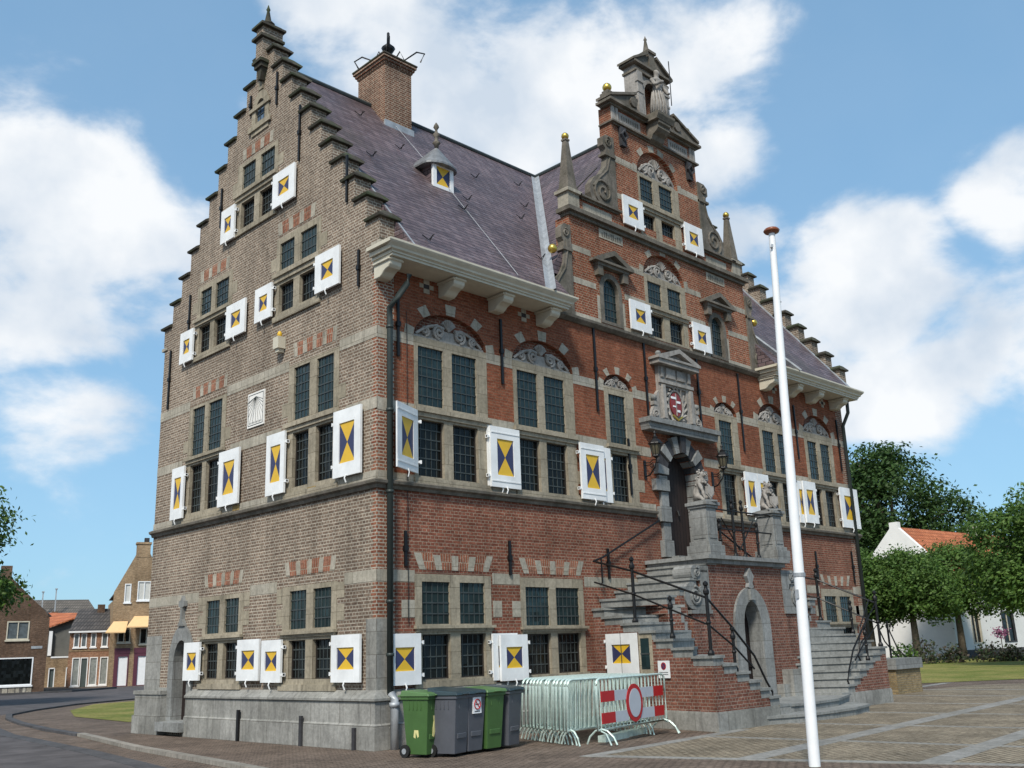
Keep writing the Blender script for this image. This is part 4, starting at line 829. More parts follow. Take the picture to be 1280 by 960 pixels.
m = MB(FR); m.prism(archpoly(9.1, 10.48, 3.72, 5.8, 6.48), -.36, -.28); m.k = 1; m.tube([(9.95, 5.0, -.26), (9.95, 4.85, -.22)], .03, 6); m.build('door', ['door', 'iron'], pt)
m = MB(FR); m.box(8.22, 11.36, 7.08, 7.2, 0, .36); m.prism([(8.30, 6.9), (11.28, 6.9), (11.33, 7.08), (8.25, 7.08)], 0, .28); m.build('portal_ledge', 'blue', hall)
m = MB(FR); m.prism(rect(9.05, 10.45, 7.2, 8.74), 0, .12, [rect(9.28, 10.22, 7.3, 8.2)]); m.box(9.27, 10.23, 7.29, 8.21, 0, .05)
for a, b in ((9.1, 9.2), (9.32, 9.72), (9.8, 10.16), (10.28, 10.4)): m.box(a, b, 8.42, 8.68, .121, .17)
m.box(9.0, 10.5, 8.25, 8.34, .121, .18); m.box(9.08, 9.2, 7.3, 8.2, .121, .2); m.box(10.3, 10.42, 7.3, 8.2, .121, .2)
m.box(8.85, 10.65, 8.74, 8.86, 0, .3); m.prism([(8.8, 8.86), (10.7, 8.86), (10.7, 8.93), (9.75, 9.24), (8.8, 8.93)], 0, .34, [[(9.2, 8.92), (10.3, 8.92), (9.75, 9.12)]]); m.prism([(9.2, 8.9), (10.3, 8.9), (9.75, 9.14)], 0, .2)
for s in (-1, 1):
    X = lambda d: 9.75+s*d
    m.prism([(X(.72), 7.2), (X(1.15), 7.2), (X(1.12), 7.36), (X(.95), 7.62), (X(.82), 7.95), (X(.72), 8.05)], 0, .1); m.tube(spiral(X(.93), 7.38, .13, -pi/2, 1.5, .12, 14, s), .025, 5)
    m.box(min(X(.86), X(1.0)), max(X(.86), X(1.0)), 7.62, 7.72, .0, .12)
pq = m.build('portal_plaque', 'carve', hall, label='carved stone plaque with a painted coat of arms above the door')
for x, z in ((9.0, 9.02), (10.5, 9.02), (8.82, 7.82), (10.68, 7.82)): m = MB(); m.ball((x, -.18 if z > 8 else -.07, z), .085, 10); m.build('stone_ball', 'blue', pq, smooth=True)
m = MB(FR)
for i in range(16):
    a = 2*pi*i/16; m.tube([(9.75+.36*cos(a), 7.74+.42*sin(a), .07), (9.75+.44*cos(a+.3), 7.74+.5*sin(a+.3), .12)], .035, 4)
m.tube([(9.75+.33*cos(2*pi*i/24), 7.74+.40*sin(2*pi*i/24), .08) for i in range(24)], .03, 6, close=True)
m.build('wreath', 'carve', pq)
m = MB(FR); m.prism([(9.75+.24*cos(2*pi*i/24), 7.76+.32*sin(2*pi*i/24)) for i in range(24)], .05, .10)
for a, b, c, d in ((9.53, 9.74, 7.90, 7.96), (9.76, 9.93, 7.80, 7.86), (9.6, 9.72, 7.68, 7.72), (9.78, 9.90, 7.56, 7.62)): m.k = 1; m.box(a, b, c, d, .10, .112)
m.k = 2; m.box(9.73, 9.77, 7.46, 8.06, .10, .108); m.k = 3; m.tube([(9.55, 7.44, .12), (9.75, 7.33, .14), (9.95, 7.44, .12)], .03, 5)
m.build('coat_of_arms', ['armred', 'white', 'carve', 'gold'], pq)
# ------------------------------------------------------------------ ground and paving
def sheet(name, P, z, mt, kind='structure'):
    tr = tessellate_polygon([[Vector((x, y, 0)) for x, y in P]])
    m = MB(IDT); m.add([(x, y, z) for x, y in P], [tuple(t) for t in tr]); o = m.build(name, mt); o['kind'] = kind
    for p in o.data.polygons:
        if p.normal.z < 0: p.flip()
    return o
sheet('ground', [(-900, -900), (1500, -900), (1500, 1500), (-900, 1500)], 0, 'gpave')
sheet('road', [(-3.4, 1.6), (-2.83, 5.2), (-2.22, 9.84), (-1.9, 12.5), (-1.2, 16), (-.2, 20), (1.2, 23.5), (3, 26.5), (6, 30), (12, 34), (25, 38), (60, 42), (60, 60), (22, 56.5), (16, 58), (14.5, 51), (0, 55), (-80, 75), (-80, -80), (-14, -34), (-8, -18), (-5.6, -9), (-4.4, -4)], .004, 'asph')
def strip(name, pts, w, z0, z1, mt, kind='structure'):
    m = MB(IDT); n = len(pts); L, R = [], []
    for i in range(n):
        a, b = Vector(pts[max(0, i-1)]), Vector(pts[min(n-1, i+1)]); d = (b-a).normalized(); q = Vector((-d.y, d.x))*w/2; p = Vector(pts[i])
        L.append(p+q); R.append(p-q)
    vs = [(p.x, p.y, z) for P in (L, R) for p in P for z in (z0, z1)]
    fs = []
    for i in range(n-1):
        a, b, c, d = 2*i, 2*i+2, 2*n+2*i, 2*n+2*i+2
        fs += [(a+1, b+1, d+1, c+1), (a, a+1, b+1, b), (c, d, d+1, c+1)]
    fs += [(0, 2*n, 2*n+1, 1), (2*n-2, 2*n-1, 4*n-1, 4*n-2)]
    o = m.add(vs, fs).build(name, mt); o['kind'] = kind; return o
strip('kerb', [(-5.0, -14), (-3.9, -7), (-2.85, -.2), (-2.2, 4.8), (-1.25, 9.95)], .17, -.05, .075, 'kerb')
strip('kerb', [(-1.25, 10.0), (-.9, 13), (-.2, 17), (.6, 20.5), (1.5, 23.2), (3.2, 25.8), (6, 29), (12, 32.6)], .2, -.05, .06, 'kerbd')
strip('gutter', [(-8.2, -18), (-5.7, -9), (-4.5, -4), (-3.5, 1.6), (-2.93, 5.2), (-2.35, 9.84), (-2.05, 12.5), (-1.3, 16), (-.3, 20)], .34, -.05, .010, 'kerbd')
strip('kerb', [(8, 51.5), (14.0, 50.2), (18, 53)], .25, -.05, .12, 'kerbd')
sheet('grass_verge', [(1.7, 14.0), (2.2, 19.2), (3.9, 24), (6.6, 28.5), (12, 30.5), (16, 30), (12, 20), (6, 12.0)], .012, 'lawn')
sheet('lawn', [(23.3, 3.2), (24, 1), (27.5, -1.6), (34, -6.5), (50, -19), (95, -22), (75, 16), (56, 13.2), (50, 12.8), (40, 10)], .012, 'lawn')
sheet('flower_bed', [(49, 12.5), (56, 13), (66, 6), (75, -2), (90, 4), (70, 20), (56, 20), (48, 17)], .018, 'soil')
a_ = radians(4.7); U, V = Vector((cos(a_), sin(a_))), Vector((-sin(a_), cos(a_))); O = Vector((1.0, -4.15))
def PL(u, v): q = O+U*u+V*v; return (q.x, q.y)
sheet('square', [PL(0, 0), PL(4.2, 0), PL(4.2, .25), (11.9, -3.2), (14.4, -2.5), (14.4, -.6), (23, -1.4), PL(33, -12), PL(10, -12), PL(2.6, -12)], .006, 'cobble')
for v in (0, -2.42, -4.85, -7.3): strip('paving_band', [PL(-.1 - v*.22 if v > -20 else 0, v), PL(5.0 if v == 0 else 26, v)], .38 if v < 0 else .26, -.02, .010, 'band')
for v, u0 in ((2.2, 12.6),): strip('paving_band', [PL(u0, v), PL(24, v)], .3, -.02, .010, 'band')
for i, u in enumerate((3.45, 6.6, 9.8, 13.0, 16.2, 19.4)): strip('paving_band', [PL(u, (0 if u < 4.5 else -.0) if u < 12 else 2.2), PL(u, -12)], .16, -.02, .014, 'band')
strip('paving_band', [PL(0, 0), PL(1.0, -4.8), PL(2.6, -12)], .2, -.02, .014, 'band')
# ------------------------------------------------------------------ trees
def tree(name, label, x, y, h, crown, trunk_r, leaf, n, mt, seed=1, cat='tree', group=None, trunk_top=None, bark='bark', clump=26, z0=0):
    """crown: list of (dx, dy, z, rx, rz) lobes"""
    rnd = random.Random(seed); r = empty(name, (x, y, z0), label, cat, group)
    m = MB(IDT); tt = trunk_top or crown[0][2]*.75
    m.tube([(0, 0, -.1), (.03*h*.1, 0, tt*.5), (0, .02*h*.1, tt)], [trunk_r*1.15, trunk_r*.9, trunk_r*.7], 9)
    for dx, dy, z, rx, rz in crown:
        for k in range(3):
            a = rnd.uniform(0, 2*pi); e = (dx+rx*.6*cos(a), dy+rx*.6*sin(a), z+rz*rnd.uniform(-.2, .5))
            m.tube([(0, 0, tt*.85), (e[0]*.45, e[1]*.45, tt+(e[2]-tt)*.55), e], [trunk_r*.5, trunk_r*.28, trunk_r*.08], 5)
    m.build('trunk', bark, r, smooth=True)
    vs, fs = [], []; tot = sum(c[3]**2 for c in crown)
    for dx, dy, z, rx, rz in crown:
        for _ in range(max(3, int(n*rx*rx/tot))):
            d = Vector((rnd.gauss(0, 1), rnd.gauss(0, 1), rnd.gauss(0, 1))).normalized()
            rad = rnd.uniform(.35, 1.0)**.45*rnd.uniform(.85, 1.08)
            c = Vector((dx+d.x*rx*rad, dy+d.y*rx*rad, z+d.z*rz*rad)); cr = leaf*rnd.uniform(1.6, 3.4)
            for _ in range(clump):
                p = c+Vector((rnd.gauss(0, .5)*cr, rnd.gauss(0, .5)*cr, rnd.gauss(0, .30)*cr))
                nrm = Vector((rnd.gauss(0, .7)+d.x*.5, rnd.gauss(0, .7)+d.y*.5, rnd.gauss(0, .6)+.7)).normalized()
                t = nrm.cross(Vector((rnd.random(), rnd.random(), .2))).normalized(); b = nrm.cross(t); s = leaf*rnd.uniform(.55, 1.1)
                o = len(vs); vs += [tuple(p-t*s*.5), tuple(p+b*s*.3+nrm*s*.06), tuple(p+t*s*.5), tuple(p-b*s*.3+nrm*s*.06)]; fs.append((o, o+1, o+2, o+3))
    me = bpy.data.meshes.new('crown'); me.from_pydata(vs, [], fs); me.materials.append(M[mt]); me.update()
    o = bpy.data.objects.new('crown', me); S.collection.objects.link(o); o.parent = r
    return r
tree('chestnut_tree', 'huge dark green tree rising behind the white house', 79.9, 26.2, 21, [(0, 0, 13.2, 5.2, 6.2), (-1.6, 3, 9, 5.2, 5), (2.0, -3.8, 10.5, 4, 5), (1.2, -4.4, 7.2, 3.8, 4), (-.3, 3.4, 13.5, 3.2, 4.5), (-.3, .6, 17.0, 3.0, 2.8)], .5, .44, 1700, 'leafd', 3, clump=24)
LT = 'round lime trees in a row before the white house'
for i, (x, y, s, lab) in enumerate(((50.6, 18.0, 1.0, 'round lime tree mostly hidden behind the town hall corner'), (52.6, 16.2, 1.0, 'round lime tree nearest the town hall corner, its trunk dark'), (53.4, 13.6, 1.0, 'round lime tree with a pale straight trunk left of the flower bed'), (58.2, 12.6, 1.08, 'round lime tree with a dark trunk before the middle of the white house'), (60.0, 8.2, 1.12, 'round lime tree farthest right in the row before the white house'))):
    tree('lime_tree', lab, x, y, 8, [(0, 0, 4.9*s, 2.7*s, 2.2*s), (.5, -1.2, 4.0*s, 1.9*s, 1.6*s), (-.6, 1.3, 4.2*s, 1.9*s, 1.7*s), (0, .2, 6.2*s, 1.5, .9)], .24, .24, 760, 'leaf', 10+i, group=LT, trunk_top=3.8)
tree('lime_tree', 'large leafy tree cut by the right edge of the view, nearest of the trees there', 43.5, .9, 10, [(0, 0, 6.6, 3.1, 3.0), (-.6, 2.4, 5.4, 2.5, 2.6), (.4, -1.5, 5.4, 2.6, 2.6), (-1.0, 1.6, 3.9, 2.2, 1.5)], .28, .26, 1100, 'leaf', 31)
tree('street_tree', 'leafy branches reaching into the view over the left street corner', -.1, 34.1, 10, [(0.3, -.1, 7.7, 4.0, 2.3), (1.9, -.6, 4.9, 2.9, 1.0)], .25, .26, 1150, 'leaf', 41)
def shrub(x, y, r, h, mt, seed, label, cat='shrub', nm='shrub'):
    rnd = random.Random(seed); root = empty(nm, (x, y, 0), label, cat, 'shrubs in the flower bed')
    m = MB(IDT)
    for k in range(5): a = rnd.uniform(0, 6.28); m.tube([(0, 0, 0), (r*.3*cos(a), r*.3*sin(a), h*.4), (r*.6*cos(a), r*.6*sin(a), h*.8)], .015, 4)
    m.build('stems', 'bark', root); vs, fs = [], []
    for _ in range(420):
        d = Vector((rnd.gauss(0, 1), rnd.gauss(0, 1), abs(rnd.gauss(0, 1)))).normalized()*rnd.uniform(.4, 1.05); p = Vector((d.x*r, d.y*r, d.z*h+.05))
        nrm = Vector((rnd.gauss(0, 1), rnd.gauss(0, 1), rnd.gauss(0, 1)+.5)).normalized(); t = nrm.cross(Vector((.3, rnd.random(), .5))).normalized(); b = nrm.cross(t); s = rnd.uniform(.12, .24)
        o = len(vs); vs += [tuple(p-t*s*.5), tuple(p+b*s*.35), tuple(p+t*s*.5), tuple(p-b*s*.35)]; fs.append((o, o+1, o+2, o+3))
    me = bpy.data.meshes.new('foliage'); me.from_pydata(vs, [], fs); me.materials.append(M[mt]); o = bpy.data.objects.new('foliage', me); S.collection.objects.link(o); o.parent = root
    return root
shrub(43.8, 10.2, .9, 1.2, 'leaf', 1, 'low green shrub at the foot of the pale lime trunk'); shrub(48.0, 10.8, 1.1, 1.5, 'leafr', 2, 'reddish hydrangea bush right of the pale lime trunk'); shrub(49.2, 9.6, .8, 1.1, 'leafr', 7, 'small dark bush between the hydrangea and the dark trunk')
shrub(50.2, 7.9, 1.0, 1.2, 'leafr', 3, 'rounded purple bush right of the dark lime trunk'); shrub(50.9, 6.9, .8, .9, 'leafr', 4, 'low purple bush under the flower standard')
fl = empty('flower_standard', (50.6, 7.3, 0), 'small pink flowering standard tree on a thin stem before the white house', 'shrub')
MB(IDT).tube([(0, 0, 0), (.02, 0, 1.5)], .025, 5).build('stem', 'bark', fl)
rnd = random.Random(9); vs, fs = [], []
for _ in range(260):
    p = Vector((rnd.gauss(0, .22), rnd.gauss(0, .22), 1.62+rnd.gauss(0, .13))); nrm = Vector((rnd.gauss(0, 1), rnd.gauss(0, 1), rnd.gauss(0, 1))).normalized(); t = nrm.cross(Vector((.3, .2, .5))).normalized(); b = nrm.cross(t); s = .12
    o = len(vs); vs += [tuple(p-t*s*.5), tuple(p+b*s*.35), tuple(p+t*s*.5), tuple(p-b*s*.35)]; fs.append((o, o+1, o+2, o+3))
me = bpy.data.meshes.new('blossom'); me.from_pydata(vs, [], fs); me.materials.append(M['pink']); o = bpy.data.objects.new('blossom', me); S.collection.objects.link(o); o.parent = fl
# ------------------------------------------------------------------ white house
wh = empty('white_house', (61.7, 17.8, 0), 'white plastered house with orange tiled roof behind the lime trees', 'house')
gd, bd = Vector((-.10, -.995, 0)), Vector((.995, -.10, 0))
def WT(u, v, w): q = gd*u + bd*(-w) ; return (q.x, q.y, v)     # gable end, w outward
MB(WT).prism([(-3.6, -.2), (3.6, -.2), (3.6, 6.1), (.35, 9.5), (.35, 9.95), (-.35, 9.95), (-.35, 9.5), (-3.6, 6.1)], -.4, 0).build('gable_wall', 'wall_w', wh)
def LT_(u, v, w): q = gd*(3.6+w) + bd*u; return (q.x, q.y, v)   # long side
wins = [(2.5, 3.9), (7.2, 9.2), (12.4, 13.6), (16, 17.6), (20, 21.4)]
MB(LT_).prism(rect(.4, 26, -.2, 5.9), -.4, 0, [rect(a, b, .9 if i != 3 else .1, 3.2) for i, (a, b) in enumerate(wins)]).build('front_wall', 'wall_w', wh)
for i, (a, b) in enumerate(wins):
    z = .9 if i != 3 else .1; m = MB(LT_); m.prism(rect(a, b, z, 3.2), -.2, .03, [rect(a+.1, b-.1, z+.1, 3.1)]); f = m.build('window', 'cream' if i == 0 else 'bdark', wh); m = MB(LT_); m.box(a, b, z, 3.2, -.15, -.1); m.k = 1; m.box((a+b)/2-.04, (a+b)/2+.04, z, 3.2, -.1, -.05); m.build('pane', ['glassd', 'cream'], f)
MB(LT_).box(.4, 26, .0, .5, .001, .06).build('plinth', 'kerbd', wh)
m = MB(lambda u, v, w: tuple((gd*u+bd*w)[:2])+(v,)); m.prism([(-3.75, 5.9), (3.95, 5.9), (0, 9.62)], .38, 26); m.build('roof', 'tile', wh)
m = MB(WT); m.box(-.3, .3, 9.3, 10.2, -12.6, -12.0); m.build('chimney', 'cream', wh)
# iron gate in the garden and the brick planter beside the stairs
gt = empty('garden_gate', (47.0, 3.7, 0), 'dark blue iron garden gate under the right hand trees', 'gate')
m = MB(IDT)
for i in range(2): m.tube([(i*1.4, -i*2.2, 0), (i*1.4, -i*2.2, 2.6)], .07, 6)
m.build('gate_post', 'iron', gt); m = MB(IDT)
for i in range(1, 10): m.tube([(i*.14, -i*.22, .1), (i*.14, -i*.22, 1.9)], .018, 4)
for z in (.15, 1.0, 1.85): m.tube([(0, 0, z), (1.4, -2.2, z)], .02, 4)
m.build('gate_grille', 'iron', gt)
pl = empty('brick_planter', (18.6, -.9, 0), 'low brick planter with a bluestone rim beyond the right stair corner', 'planter')
m = MB(IDT); m.box(-.9, .75, -.55, .9, -.1, .70); m.build('brick_box', 'byel', pl); m = MB(IDT); m.box(-.97, .82, -.62, .97, .701, 1.0); m.build('rim', 'blue', pl)
m = MB(IDT)
m.tube([(.1, 0, 1.0), (.1, 0, 2.1)], .035, 6); m.tube([(-.5, 0, 1.0), (-.5, 0, 2.4)], .03, 6); m.tube([(.7, -.2, 1.0), (.4, -.1, 1.25), (.2, 0, 1.8), (.35, 0, 2.05), (.5, 0, 1.9), (.4, 0, 1.8)], .022, 5); m.tube([(-.5, 0, 1.9), (-.2, 0, 1.5), (.1, 0, 1.3), (.6, 0, 1.02)], .022, 5)
tag(m.build('iron_scroll_rail', 'iron', None), 'curled black iron rail standing on the brick planter', 'railing').location = (18.6, -.9, 0)
# ------------------------------------------------------------------ houses across the street on the left
def facade(ox, oy, deg):
    r = Vector((cos(radians(deg)), sin(radians(deg)))); n = Vector((r.y, -r.x))
    return (lambda u, v, w: (r.x*u+n.x*w, r.y*u+n.y*w, v))
def hwin(T, par, a, b, c, d, frame='white', g='glassh', mull=0, sill=True, name='window'):
    m = MB(T); m.prism(rect(a, b, c, d), -.08, .04, [rect(a+.07, b-.07, c+.07, d-.07)])
    for k in range(1, mull+1): x = a+(b-a)*k/(mull+1); m.box(x-.03, x+.03, c+.07, d-.07, -.06, .03)
    if sill: m.box(a-.06, b+.06, c-.1, c-.001, -.05, .1)
    f = m.build(name, frame, par); MB(T).box(a+.02, b-.02, c+.02, d-.02, -.07, -.03).build('pane', g, f); return f
# A: brown brick house with shop window
hA = empty('brick_house', (13.3, 52.8, 0), 'brown brick house with a black shop window at the left street corner', 'house'); T = facade(13.3, 52.8, -15)
gp2 = [(-5.2, -.5), (0, -.5), (0, 4.6), (-.25, 5.0), (-2.5, 7.25), (-3.0, 7.3), (-5.2, 5.0)]
MB(T).prism(gp2, -.3, 0, [rect(-4.6, -.75, .5, 2.2), rect(-2.45, -1.15, 3.3, 4.45)]).build('wall', 'bhouse', hA)
MB(T).prism([(-5.3, 4.9), (.15, 4.75), (-2.6, 7.2)], -9, -.31).build('roof', 'rooft', hA); MB(T).box(-5.1, -.05, -.5, 4.8, -8.9, -.31).build('side_wall', 'bhouse', hA)
MB(T).box(-3.1, -2.45, 6.6, 7.95, -.55, .02).build('chimney', 'bhouse', hA)
hwin(T, hA, -4.6, -.75, .5, 2.2, 'white', 'glassd'); hwin(T, hA, -2.45, -1.15, 3.3, 4.45, 'cream', 'glassh', 1)
MB(T).box(-5.2, -.72, -.5, .38, .001, .04).build('stone_base', 'rubble', hA); MB(T).box(-.95, -.3, 2.72, 2.88, .001, .03).build('nameplate', 'zinc', hA)
# shop house with awnings
hS = empty('shop_house', (20.3, 58.6, 0), 'tall brown brick shop house with two pale orange awnings', 'house'); T = facade(20.3, 58.6, -20)
MB(T).prism([(-.42, -.6), (4.6, -.6), (4.6, 6.2), (3.1, 7.4), (1.95, 9.6), (1.0, 9.6), (-.42, 6.75)], -.35, 0, [rect(.3, .75, 5.98, 7.35), rect(1.2, 2.15, 6.12, 7.53), rect(.02, .9, 3.1, 4.1), rect(1.55, 2.5, 2.95, 4.1), rect(-.1, .9, -.1, 2.3), rect(1.25, 2.9, -.15, 2.25)]).build('wall', 'bhouse2', hS)
MB(T).prism([(-.3, 6.7), (4.5, 6.2), (1.5, 9.5)], -10, -.36).build('roof', 'rooft', hS); MB(T).box(-.3, 4.5, -.5, 6.3, -9.9, -.36).build('side_wall', 'bhouse2', hS)
m = MB(T); m.box(.99, 1.95, 9.3, 10.45, -.8, .02); m.box(.92, 2.02, 10.3, 10.45, -.86, .08); c_ = m.build('chimney', 'bhouse2', hS); m = MB(T); m.box(1.5, 1.85, 10.46, 10.8, -.6, -.2); m.build('chimney_pot', 'bdark', c_)
hwin(T, hS, .3, .75, 5.98, 7.35, g='curtain'); hwin(T, hS, 1.2, 2.15, 6.12, 7.53, g='curtain', mull=1); hwin(T, hS, .02, .9, 3.1, 4.1, 'cream', 'glassd', 1); hwin(T, hS, 1.55, 2.5, 2.95, 4.1, 'cream', 'glassd', 1)
for a, b in ((-.1, .9), (1.25, 2.9)):
    m = MB(T); m.prism(rect(a, b, -.1, 2.3), -.1, .04, [rect(a+.28, b-.08, .05, 2.1)]); f = m.build('shop_window', 'maroon', hS); m = MB(T); m.box(a+.26, b-.06, .03, 2.12, -.08, -.03); m.k = 1
    for i in range(6): m.box(a+.36+i*.07, a+.41+i*.07, 1.98, 2.04, -.0299, -.025)
    m.build('white_blind', ['white', 'zinc'], f)
    m = MB(T); m.box(a-.02, b+.05, 2.31, 2.7, .001, .06); m.build('lintel', 'maroon', hS)
for a, b, z in ((-.32, .68, 4.62), (1.1, 2.65, 4.98)):
    m = MB(T); m.add([(a, z, .02), (b, z, .02), (b-.2, z-.78, 1.1), (a-.55, z-.78, 1.1), (a, z-.05, .02), (b, z-.05, .02), (b-.2, z-.86, 1.1), (a-.55, z-.86, 1.1)], [(0, 1, 2, 3), (4, 7, 6, 5), (0, 3, 7, 4), (1, 5, 6, 2), (2, 6, 7, 3), (0, 4, 5, 1)])
    m.tube([(a+.1, z-1.6, .02), (a-.4, z-.84, 1.08)], .015, 4); m.tube([(b-.1, z-1.6, .02), (b-.25, z-.84, 1.08)], .015, 4)
    m.build('awning', 'awn', hS)
# row house
hR = empty('row_house', (19.1, 63.4, 0), 'low two storey brick row house with white framed windows', 'house'); T = facade(19.1, 63.4, -22)
ups = [(-.07, .33), (.45, .85), (1.13, 1.52), (1.9, 2.34)]; dns = [(-.06, .48), (1.15, 1.73), (1.89, 2.47)]
MB(T).prism(rect(-.35, 2.85, -.6, 4.1), -.3, 0, [rect(a, b, 2.9, 3.95) for a, b in ups] + [rect(a, b, .1, 2.15) for a, b in dns] + [rect(.52, 1.06, -.35, 2.15)]).build('wall', 'bhouse3', hR)
m = MB(T); m.add([(-.45, 4.08, .25), (3.2, 4.08, .25), (3.2, 5.9, -3), (-.1+.2, 5.9, -3), (-.45, 4.0, .25), (3.2, 4.0, .25), (3.2, 4.0, -3), (.1, 4.0, -3)], [(0, 1, 2, 3), (0, 4, 5, 1), (1, 5, 6, 2), (2, 6, 7, 3), (3, 7, 4, 0), (4, 7, 6, 5)]); m.build('roof', 'rooft', hR)
MB(T).box(-.45, 2.85, 3.98, 4.10, .001, .30).build('gutter', 'white', hR); MB(T).box(1.45, 2.0, 5.2, 6.2, -3.0, -2.4).build('chimney', 'bhouse', hR); MB(T).box(-.34, 2.84, 2.6, 2.72, .001, .03).build('brick_band', 'bhouse2', hR); MB(T).box(-.35, 2.85, -.6, .0, .001, .05).build('plinth', 'kerb', hR)
for a, b in ups: hwin(T, hR, a, b, 2.9, 3.95)
for a, b in dns: hwin(T, hR, a, b, .1, 2.15, g='curtainh')
f = hwin(T, hR, .52, 1.06, -.35, 2.15, name='doorway', g='doorg', sill=False)
# house with orange roof and grey side
hO = empty('orange_roofed_house', (19.4, 68.7, 0), 'small house with an orange tiled roof and a dark grey side wall', 'house'); T = facade(19.4, 68.7, -20)
MB(T).prism([(-1.0, -.6), (1.8, -.6), (1.8, 2.3), (-1.0, 2.3)], -.3, .6, [rect(-.1, .36, -.4, 1.45), rect(1.15, 1.6, -.4, 1.4)]).build('front_wall', 'bhouse2', hO)
MB(T).prism([(-1.2, 2.3), (3.6, 2.3), (3.6, 4.0), (2.4, 5.6), (-1.2, 4.2)], -8, -.31).build('side_wall', 'greyw', hO)
m = MB(T); m.add([(-1.3, 4.3, .1), (2.5, 5.68, .1), (-.5, 6.15, -9), (-3.6, 5.0, -9), (-1.3, 4.2, .1), (2.5, 5.58, .1), (-.5, 6.0, -9), (-3.6, 4.85, -9)], [(0, 1, 2, 3), (4, 7, 6, 5), (0, 4, 5, 1), (1, 5, 6, 2), (2, 6, 7, 3), (3, 7, 4, 0)]); m.build('roof', 'tile', hO)
MB(T).box(-.28, -.02, 2.4, 4.3, -.3, .05).build('window_strip', 'white', hO); MB(T).box(-.02, 1.8, 2.2, 2.32, .601, .64).build('gutter', 'white', hO)
for a, b in ((-.1, .36), (1.15, 1.6)): m = MB(T); m.box(a, b, -.4, 1.43, .4, .5); m.k = 1; m.box(a, a+.07, -.4, 1.45, .5, .62); m.box(b-.07, b, -.4, 1.45, .5, .62); m.box(a, b, 1.38, 1.46, .5, .62); m.build('door', ['doorg', 'white'], hO)
# long dark roof behind
hL = empty('long_roofed_building', (28.3, 93.1, 0), 'long building far behind showing only its dark grey tiled roof', 'building'); T = facade(28.3, 93.1, -20)
MB(T).box(-6, 5.0, -.5, 5.4, -9, -.3).build('wall', 'bhouse', hL)
m = MB(T); m.add([(-7, 5.3, 0), (5.2, 5.3, 0), (3.3, 8.5, -4.5), (-7, 8.5, -4.5), (-7, 5.3, -9.2), (5.2, 5.3, -9.2)], [(0, 1, 2, 3), (1, 5, 2), (3, 2, 5, 4), (0, 3, 4), (0, 4, 5, 1)]); m.build('roof', 'rooft2', hL)
for u, z0, z1 in ((-1.25, 6.2, 9.1), (0.0, 6.0, 9.4)):
    MB(T).box(u-.3, u+.35, 5.4, z0+1.1, -2, -1.2).build('chimney', 'bhouse', hL); m = MB(T); m.box(u-.06, u+.06, z0+1.1, z1, -1.7, -1.58); m.box(u-.13, u+.13, z1, z1+.12, -1.77, -1.51); m.build('flue_pipe', 'zinc', hL)
# ------------------------------------------------------------------ perron staircase
per = empty('perron_staircase', (9.8, -1.7, 0), 'double flight of grey stone steps with brick sides in front of the great arched door', 'staircase')
def pb(m, name, mats, **k):
    L = Vector((9.8, -1.7, 0)); m.v = [tuple(Vector(p)-L) for p in m.v]
    return m.build(name, mats, per, **k)
def yr(s, y): return y if s < 0 or y > -1.7 else -1.7 + (y+1.7)*(1.15/1.94)
LEV = {1: 3.44, 2: 3.26, 3: 3.07, 4: 2.87, 5: 2.68, 6: 2.47, 7: 2.28, 8: 2.11, 9: 1.93, 10: 1.75, 11: 1.57, 12: 1.40, 13: 1.24, 14: 1.07, 15: .89, 16: .72, 17: .55, 18: .37}
WA, WB = (6.04, 0), (5.32, -3.62)
def wl(y): t = y/WB[1]; return (WA[0]+(WB[0]-WA[0])*t, y)
SG = {}
xs = [8.52, 8.12, 7.73, 7.33, 6.87, 6.33]
for i in range(1, 6): SG[i] = [(xs[i], -.02), (xs[i-1], -.02), (xs[i-1], -1.68), (xs[i]+.05*i, -1.68)]
F_ = {5: -.02, 6: -.42, 7: -1.03, 8: -1.58, 9: -2.03, 10: -2.52, 11: -3.08}
QX = {5: 6.75, 6: 6.95, 7: 7.06, 8: 7.16, 9: 7.28, 10: 7.36, 11: 7.44, 12: 7.60, 13: 7.74, 14: 7.85, 15: 7.95, 16: 8.03, 17: 8.11, 18: 8.19}
Q_ = {k: (v, -1.76) for k, v in QX.items()}
SG[6] = [(6.04, -.02), (6.33, -.02), (6.58, -1.68), Q_[6], wl(F_[6])]
for i in range(7, 12): SG[i] = [wl(F_[i-1]), Q_[i-1], Q_[i], wl(F_[i])]
SG[12] = [wl(F_[11]), Q_[11], Q_[12], (5.66, -3.62), WB]
fx = [5.66, 6.10, 6.52, 6.90, 7.22, 7.56, 7.92]
for i in range(13, 19): a, b = fx[i-13], fx[i-12]; SG[i] = [(a, -3.62), (b, -3.62), Q_[i], Q_[i-1]]
def grow(P, d):
    c = Vector((sum(p[0] for p in P)/len(P), sum(p[1] for p in P)/len(P)))
    n = len(P); out = []
    for i in range(n):
        a, b, q = Vector(P[i-1]), Vector(P[i]), Vector(P[(i+1) % n])
        e1 = (b-a).normalized(); e2 = (q-b).normalized()
        n1 = Vector((e1.y, -e1.x)); n2 = Vector((e2.y, -e2.x))
        if n1.dot(b-c) < 0: n1, n2 = -n1, -n2
        h = (n1+n2); h = h/max(.5, h.length_squared)*2
        out.append((b+h*d)[:])
    return [(p[0], p[1]) for p in out]
